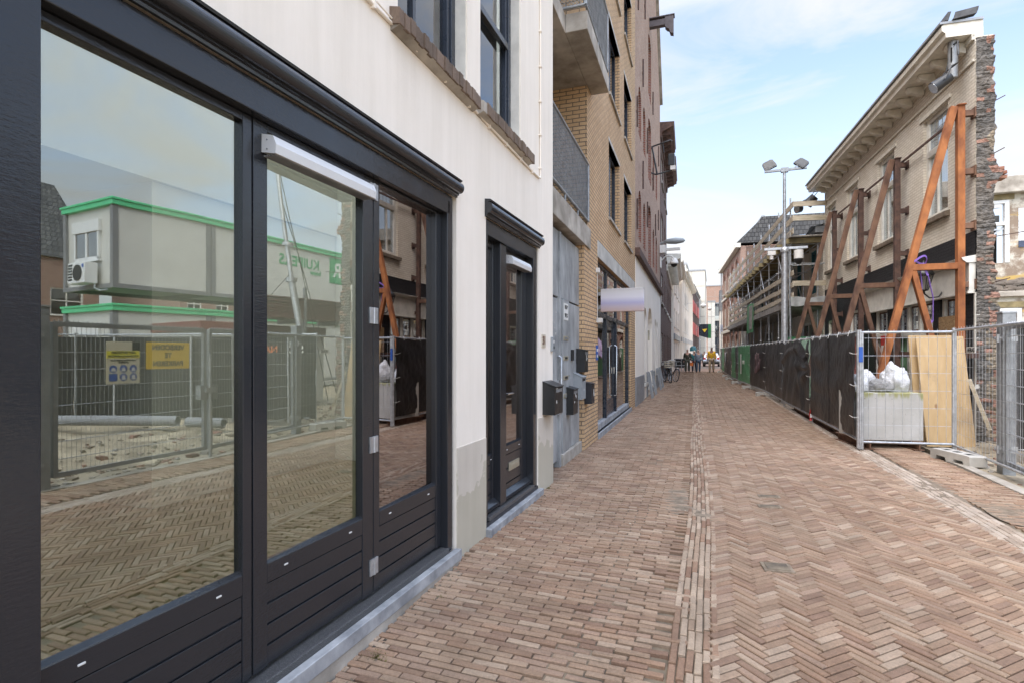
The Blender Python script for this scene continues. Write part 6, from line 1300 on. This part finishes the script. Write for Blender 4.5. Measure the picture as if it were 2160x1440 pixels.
# ---------------------------------------------------------------- people, bicycles, car
def skin(name, verts, edges, radii, mat, par, root=0, sub=1):
    me = bpy.data.meshes.new(name); me.from_pydata([Vector(v) for v in verts], edges, []); me.materials.append(mat); o = bpy.data.objects.new(name, me); col.objects.link(o)
    if par: o.parent = par
    o.modifiers.new('skin', 'SKIN').use_smooth_shade = True
    sv = me.skin_vertices[0].data if me.skin_vertices else None
    if sv is None:
        bpy.context.view_layer.objects.active = o; sv = me.skin_vertices[0].data
    for i, r in enumerate(radii): sv[i].radius = (r, r) if not isinstance(r, tuple) else r
    sv[root].use_root = True
    s = o.modifiers.new('subdivision', 'SUBSURF'); s.levels = sub; s.render_levels = sub; return o
def person(lab, x, y, hgt, top, trouser, hair, rz=0, stride=.18, armsw=.12, bag=None, skinc='skin', sleeves=True, coat=0):
    t = thing('person', lab, 'person', (x, y, gz(y)), rz, 'people walking up the street'); k = hgt/1.75
    S = lambda *a: [tuple(c*k for c in p) for p in a]
    # body: pelvis, spine, neck, head, legs with feet, arms with hands and five fingers
    V = S((0,0,.95),(0,0,1.15),(0,-.01,1.38),(0,-.01,1.50),(0,-.02,1.58),(0,-.025,1.68),
          (-.10,0,.90),(-.11,-stride*.45,.50),(-.11,-stride*.5+.04,.09),(-.12,-stride*.5-.12,.035),
          (.10,0,.90),(.11,stride*.35,.50),(.11,stride*.75,.10),(.12,stride*.75-.14,.04),
          (-.19,0,1.40),(-.24,armsw*.5,1.13),(-.25,-armsw*.1,.87),(-.25,-armsw*.2,.80),
          (.19,0,1.40),(.24,-armsw*.3,1.13),(.25,-armsw*1.1,.89),(.25,-armsw*1.2,.82))
    E = [(0,1),(1,2),(2,3),(3,4),(4,5),(0,6),(6,7),(7,8),(8,9),(0,10),(10,11),(11,12),(12,13),(2,14),(14,15),(15,16),(16,17),(2,18),(18,19),(19,20),(20,21)]
    rr = [.13,.13,.13,.055,.085,.075,.085,.055,.04,.035,.085,.055,.04,.035,.055,.042,.028,.032,.055,.042,.028,.032]
    for w_, sg_ in ((17,-1),(21,1)):
        b = V[w_]
        for f in range(5):
            a = (-.03+.015*f) if f < 4 else -.045; ln = (.075,.085,.08,.06,.05)[f]
            V += [(b[0]+.008*sg_*k, b[1]+a*k, b[2]-ln*.5*k+(.02*k if f == 4 else 0)), (b[0]-.012*sg_*k, b[1]+a*k*1.1, b[2]-ln*k+(.01*k if f == 4 else 0))]; n = len(V); E += [(w_, n-2),(n-2, n-1)]; rr += [.009,.007]
    skin('body', V, E, [r*k for r in rr], M[skinc], t)
    c = .028
    jv = [V[i] for i in (0,1,2,3,14,15,16,18,19,20)]; jv[0] = (0,0,(.84-coat)*k); jv[3] = (0,-.01,1.475*k); je = [(0,1),(1,2),(2,3),(2,4),(4,5),(5,6),(2,7),(7,8),(8,9)]
    skin('jacket', jv, je, [tuple(q*k for q in r) if isinstance(r, tuple) else r*k for r in ((.185,.15),(.18,.14),(.19,.14),.075,.085,.068,.055,.085,.068,.055)], M[top], t)
    tv = [V[i] for i in (0,6,7,8,10,11,12)]; skin('trousers', tv, [(0,1),(1,2),(2,3),(0,4),(4,5),(5,6)], [r*k for r in (.145,.105,.085,.07,.105,.085,.07)], M[trouser], t)
    for a, b in ((8,9),(12,13)): skin('shoe', [V[a],V[b]], [(0,1)], [.052*k,.042*k], M['rubber'], t)
    hv = S((0,.012,1.70),(0,.045,1.66),(0,.05,1.60)); skin('hair', hv, [(0,1),(1,2)], [.082*k,.085*k,.06*k], M[hair], t)
    fm = MB()
    for sx_ in (-1,1): fm.box(sx_*.03*k-.012*k,-.103*k,1.645*k,sx_*.03*k+.012*k,-.09*k,1.655*k)
    fm.box(-.02*k,-.105*k,1.575*k,.02*k,-.09*k,1.583*k); fm.prism([(-.012*k,-.09*k,1.60*k),(.012*k,-.09*k,1.60*k),(0,-.115*k,1.605*k),(0,-.095*k,1.65*k)], (0,.004,0)); fm.build('face', simple('face_dark', (.12,.06,.05), .7) if 'face_dark' not in bpy.data.materials else bpy.data.materials['face_dark'], t)
    if bag:
        b = thing('shopping_bag', bag, 'bag', (x+.30*k, y-.05, gz(y)+.42)); q = MB(); q.prism([(-.10,-.06,.1),(.10,-.06,.1),(.12,-.07,.34),(-.12,-.07,.34)], (0,.14,0)); q.build('sack', M['orange'], b, bevel=.02); q = MB(); q.pipe([(-.08,0,.33),(-.05,0,.44),(.05,0,.44),(.08,0,.33)], .012, 5); q.build('handle', M['orange'], b)
    return t
for n, c in (('skin',(.45,.26,.19)),('skind',(.16,.085,.06)),('olive',(.035,.035,.022)),('olivep',(.06,.062,.045)),('teal2',(.02,.16,.17)),('denim',(.045,.075,.12)),('denimd',(.02,.03,.05)),('greyblue',(.17,.20,.24)),('mustard',(.56,.31,.012)),('khaki',(.30,.22,.15)),('hairb',(.03,.02,.015)),('hairw',(.55,.52,.44)),('hairg',(.32,.25,.20))): M[n] = simple('cloth_'+n, c, .8, var=.2, scale=9)
YP = 43.2
person('person in dark olive jacket and trousers walking with an orange bag', on(1450,YP), YP, 1.78, 'olive', 'olivep', 'hairb', 0, .16, .1, 'orange shopping bag held by the person in the olive jacket')
person('person with white hair in a teal jacket walking behind the grey coat', on(1464.5,YP+.6), YP+.6, 1.70, 'teal2', 'denimd', 'hairw', R(-12), .2, .05)
person('person in grey blue coat and jeans leaning towards the teal jacket', on(1473,YP), YP, 1.76, 'greyblue', 'denim', 'hairg', R(14), .14, .1, coat=.08)
person('person in bright mustard yellow jacket and khaki trousers', on(1501,YP+.8), YP+.8, 1.93, 'mustard', 'khaki', 'hairb', R(-4), .22, .02, skinc='skind')
person('person in pale clothes far away beside the silver car', on(1485.5,64), 64, 1.66, 'khaki', 'denimd', 'hairb', 0, .1, .1)
# silver hatchback seen from behind
car = thing('parked_car', 'silver hatchback seen from behind at the end of the fence', 'car', (on(1500.5,62), 63.5, gz(62)), 0)
SIL = simple('silver_car_paint', (.42,.43,.45), .25, metal=.6, var=.03)
prof = [(-2.0,.35,.78),(-2.02,.62,.80),(-1.95,.90,.80),(-1.80,.98,.79),(-1.45,1.36,.66),(-1.20,1.44,.62),(.2,1.47,.62),(.75,1.30,.66),(1.25,.98,.78),(1.9,.86,.76),(2.05,.60,.74),(2.0,.32,.74)]
m = MB(); n = len(prof); vs = []
for (y, z, w_) in prof:
    for sx_ in (-1,1): vs.append((sx_*w_, y, z))
for (y, z, w_) in prof:
    for sx_ in (-1,1): vs.append((sx_*.84*min(1,w_/.8), y, max(.26,min(z-.12,.62))))
fs = []
for i in range(n-1): fs += [(2*i,2*i+1,2*i+3,2*i+2),(2*i+2,2*n+2*i+2,2*n+2*i,2*i),(2*i+1,2*n+2*i+1,2*n+2*i+3,2*i+3)]
m.add(vs, fs); m.box(-.82,-1.95,.26,.82,1.95,.60); m.build('body', SIL, car, bevel=.03)
m = MB(); m.add([(-.60,-1.80,1.0),(.60,-1.80,1.0),(.54,-1.50,1.33),(-.54,-1.50,1.33)], [(0,1,2,3)]); m.v = [(a,b-.02,c) for a,b,c in m.v]; m.prism([(-.6,-1.83,1.0),(.6,-1.83,1.0),(.52,-1.54,1.33),(-.52,-1.54,1.33)], (0,.03,0)); m.build('rear_window', M['glassB'], car)
m = MB(); m.box(-.84,-2.06,.30,.84,-1.85,.52); m.build('bumper', M['plastic_b'], car, bevel=.03)
for sx_ in (-1,1):
    m = MB(); m.prism([(sx_*.50,-2.03,.80),(sx_*.80,-1.98,.78),(sx_*.79,-1.90,1.02),(sx_*.62,-1.98,.98)], (0,.1,0)); m.build('tail_light', M['red'], car, bevel=.01)
    m = MB(); m.box(sx_*.76,.55,.98,sx_*.95,.70,1.12); m.build('wing_mirror', SIL, car, bevel=.02)
    for y in (-1.25,1.3): m = MB(); m.lathe([(.2,-.1),(.31,-.1),(.32,-.04),(.32,.04),(.31,.1),(.2,.1)], (sx_*.74,y,.32), 20, 0, 'x'); wl_ = m.build('wheel', M['rubber'], car); m = MB(); m.tube((sx_*.64,y,.32),(sx_*.85,y,.32),.2,14); m.build('rim', M['chrome'], wl_)
m = MB(); m.box(-.26,-2.075,.56,.26,-2.02,.67); m.build('number_plate', M['yellow'], car); m = MB(); m.box(-.55,-2.065,.70,.55,-2.02,.74); m.build('trim', M['chrome'], car)
# bicycles against the dark brick house
def bike(lab, loc, rz, lean, grp='bicycles by the dark brick house', basket=False):
    t = thing('bicycle', lab, 'bicycle', loc, rz, grp); t.rotation_euler = (lean, 0, rz); Rw = .34
    for x in (-.53,.53):
        m = MB(); n = 28
        m.pipe([(x+Rw*math.cos(a),0,Rw+Rw*math.sin(a)) for a in [2*math.pi*k/n for k in range(n+1)]], .019, 6); w2 = m.build('wheel', M['rubber'], t); m = MB()
        m.pipe([(x+(Rw-.03)*math.cos(a),0,Rw+(Rw-.03)*math.sin(a)) for a in [2*math.pi*k/n for k in range(n+1)]], .010, 5)
        for k in range(14): a = 2*math.pi*k/14; m.bar((x,0,Rw),(x+(Rw-.03)*math.cos(a),0,Rw+(Rw-.03)*math.sin(a)), .003,.003)
        m.build('rim', M['galv'], w2); m = MB(); m.slab(14,1,lambda u,v:(x+(Rw+.035)*math.cos(.2+2.6*u),-.025+.05*v,Rw+(Rw+.035)*math.sin(.2+2.6*u)),(0,0,.004)); m.build('mudguard', M['plastic_b'], t)
    m = MB(); bb = (-.05,0,.30); st = (-.20,0,.78); hd = (.36,0,.82); hb = (.40,0,.66)
    for p, q, r in ((bb,st,.016),(bb,hb,.018),(st,hd,.015),(hd,hb,.018),(bb,(-.53,0,Rw),.012),(st,(-.53,0,Rw),.010),(hb,(.53,0,Rw),.014)): m.tube(p, q, r, 8)
    m.build('frame', M['plastic_b'], t); m = MB(); m.tube(st,(-.23,0,.93),.013,8); m.lathe([(.02,-.14),(.09,-.10),(.07,.02),(.025,.13),(.01,.15)], (-.22,0,.95), 10, 0, 'x') ; m.build('saddle', M['plastic_b'], t)
    m = MB(); m.tube(hd,(.34,0,1.02),.014,8); m.pipe([(.22,-.30,1.06),(.34,-.22,1.10),(.36,0,1.06),(.34,.22,1.10),(.22,.30,1.06)], .012, 6); m.build('handlebar', M['galv'], t)
    m = MB(); m.lathe([(.02,-.015),(.09,-.015),(.09,.015),(.02,.015)], (bb[0],0,bb[2]), 16, 0, 'y'); m.tube((bb[0],-.06,bb[2]),(bb[0]+.1,-.1,bb[2]-.13),.01,6); m.tube((bb[0],.06,bb[2]),(bb[0]-.1,.1,bb[2]+.13),.01,6); m.build('crank', M['galvd'], t)
    if basket:
        m = MB()
        for z in (.80,.90,1.0,1.1): m.pipe([(.45,-.2,z),(.78,-.2,z),(.78,.2,z),(.45,.2,z),(.45,-.2,z)], .012, 4)
        for x, y in [(.45+.11*k,sy*.2) for k in range(4) for sy in (-1,1)]+[(.78,-.1),(.78,0),(.78,.1),(.45,0)]: m.tube((x,y,.79),(x,y,1.1),.008,4)
        m.slab(2,2,lambda u,v:(.45+.33*u,-.2+.4*v,.79),(0,0,.012)); m.build('basket', M['plank'], t)
    return t
yb = 29.2; xb_ = on(1409,yb)
bike('black bicycle with wicker basket, nearest by the dark brick house', (xb_-.02, yb, gz(yb)), R(-70), R(6), basket=True)
bike('black bicycle behind the basket one with front wheel turned out', (xb_+.08, yb+1.1, gz(yb)), R(-62), R(-8))
bike('black bicycle farthest along the dark brick wall', (xb_-.05, yb+2.2, gz(yb)), R(-80), R(7))
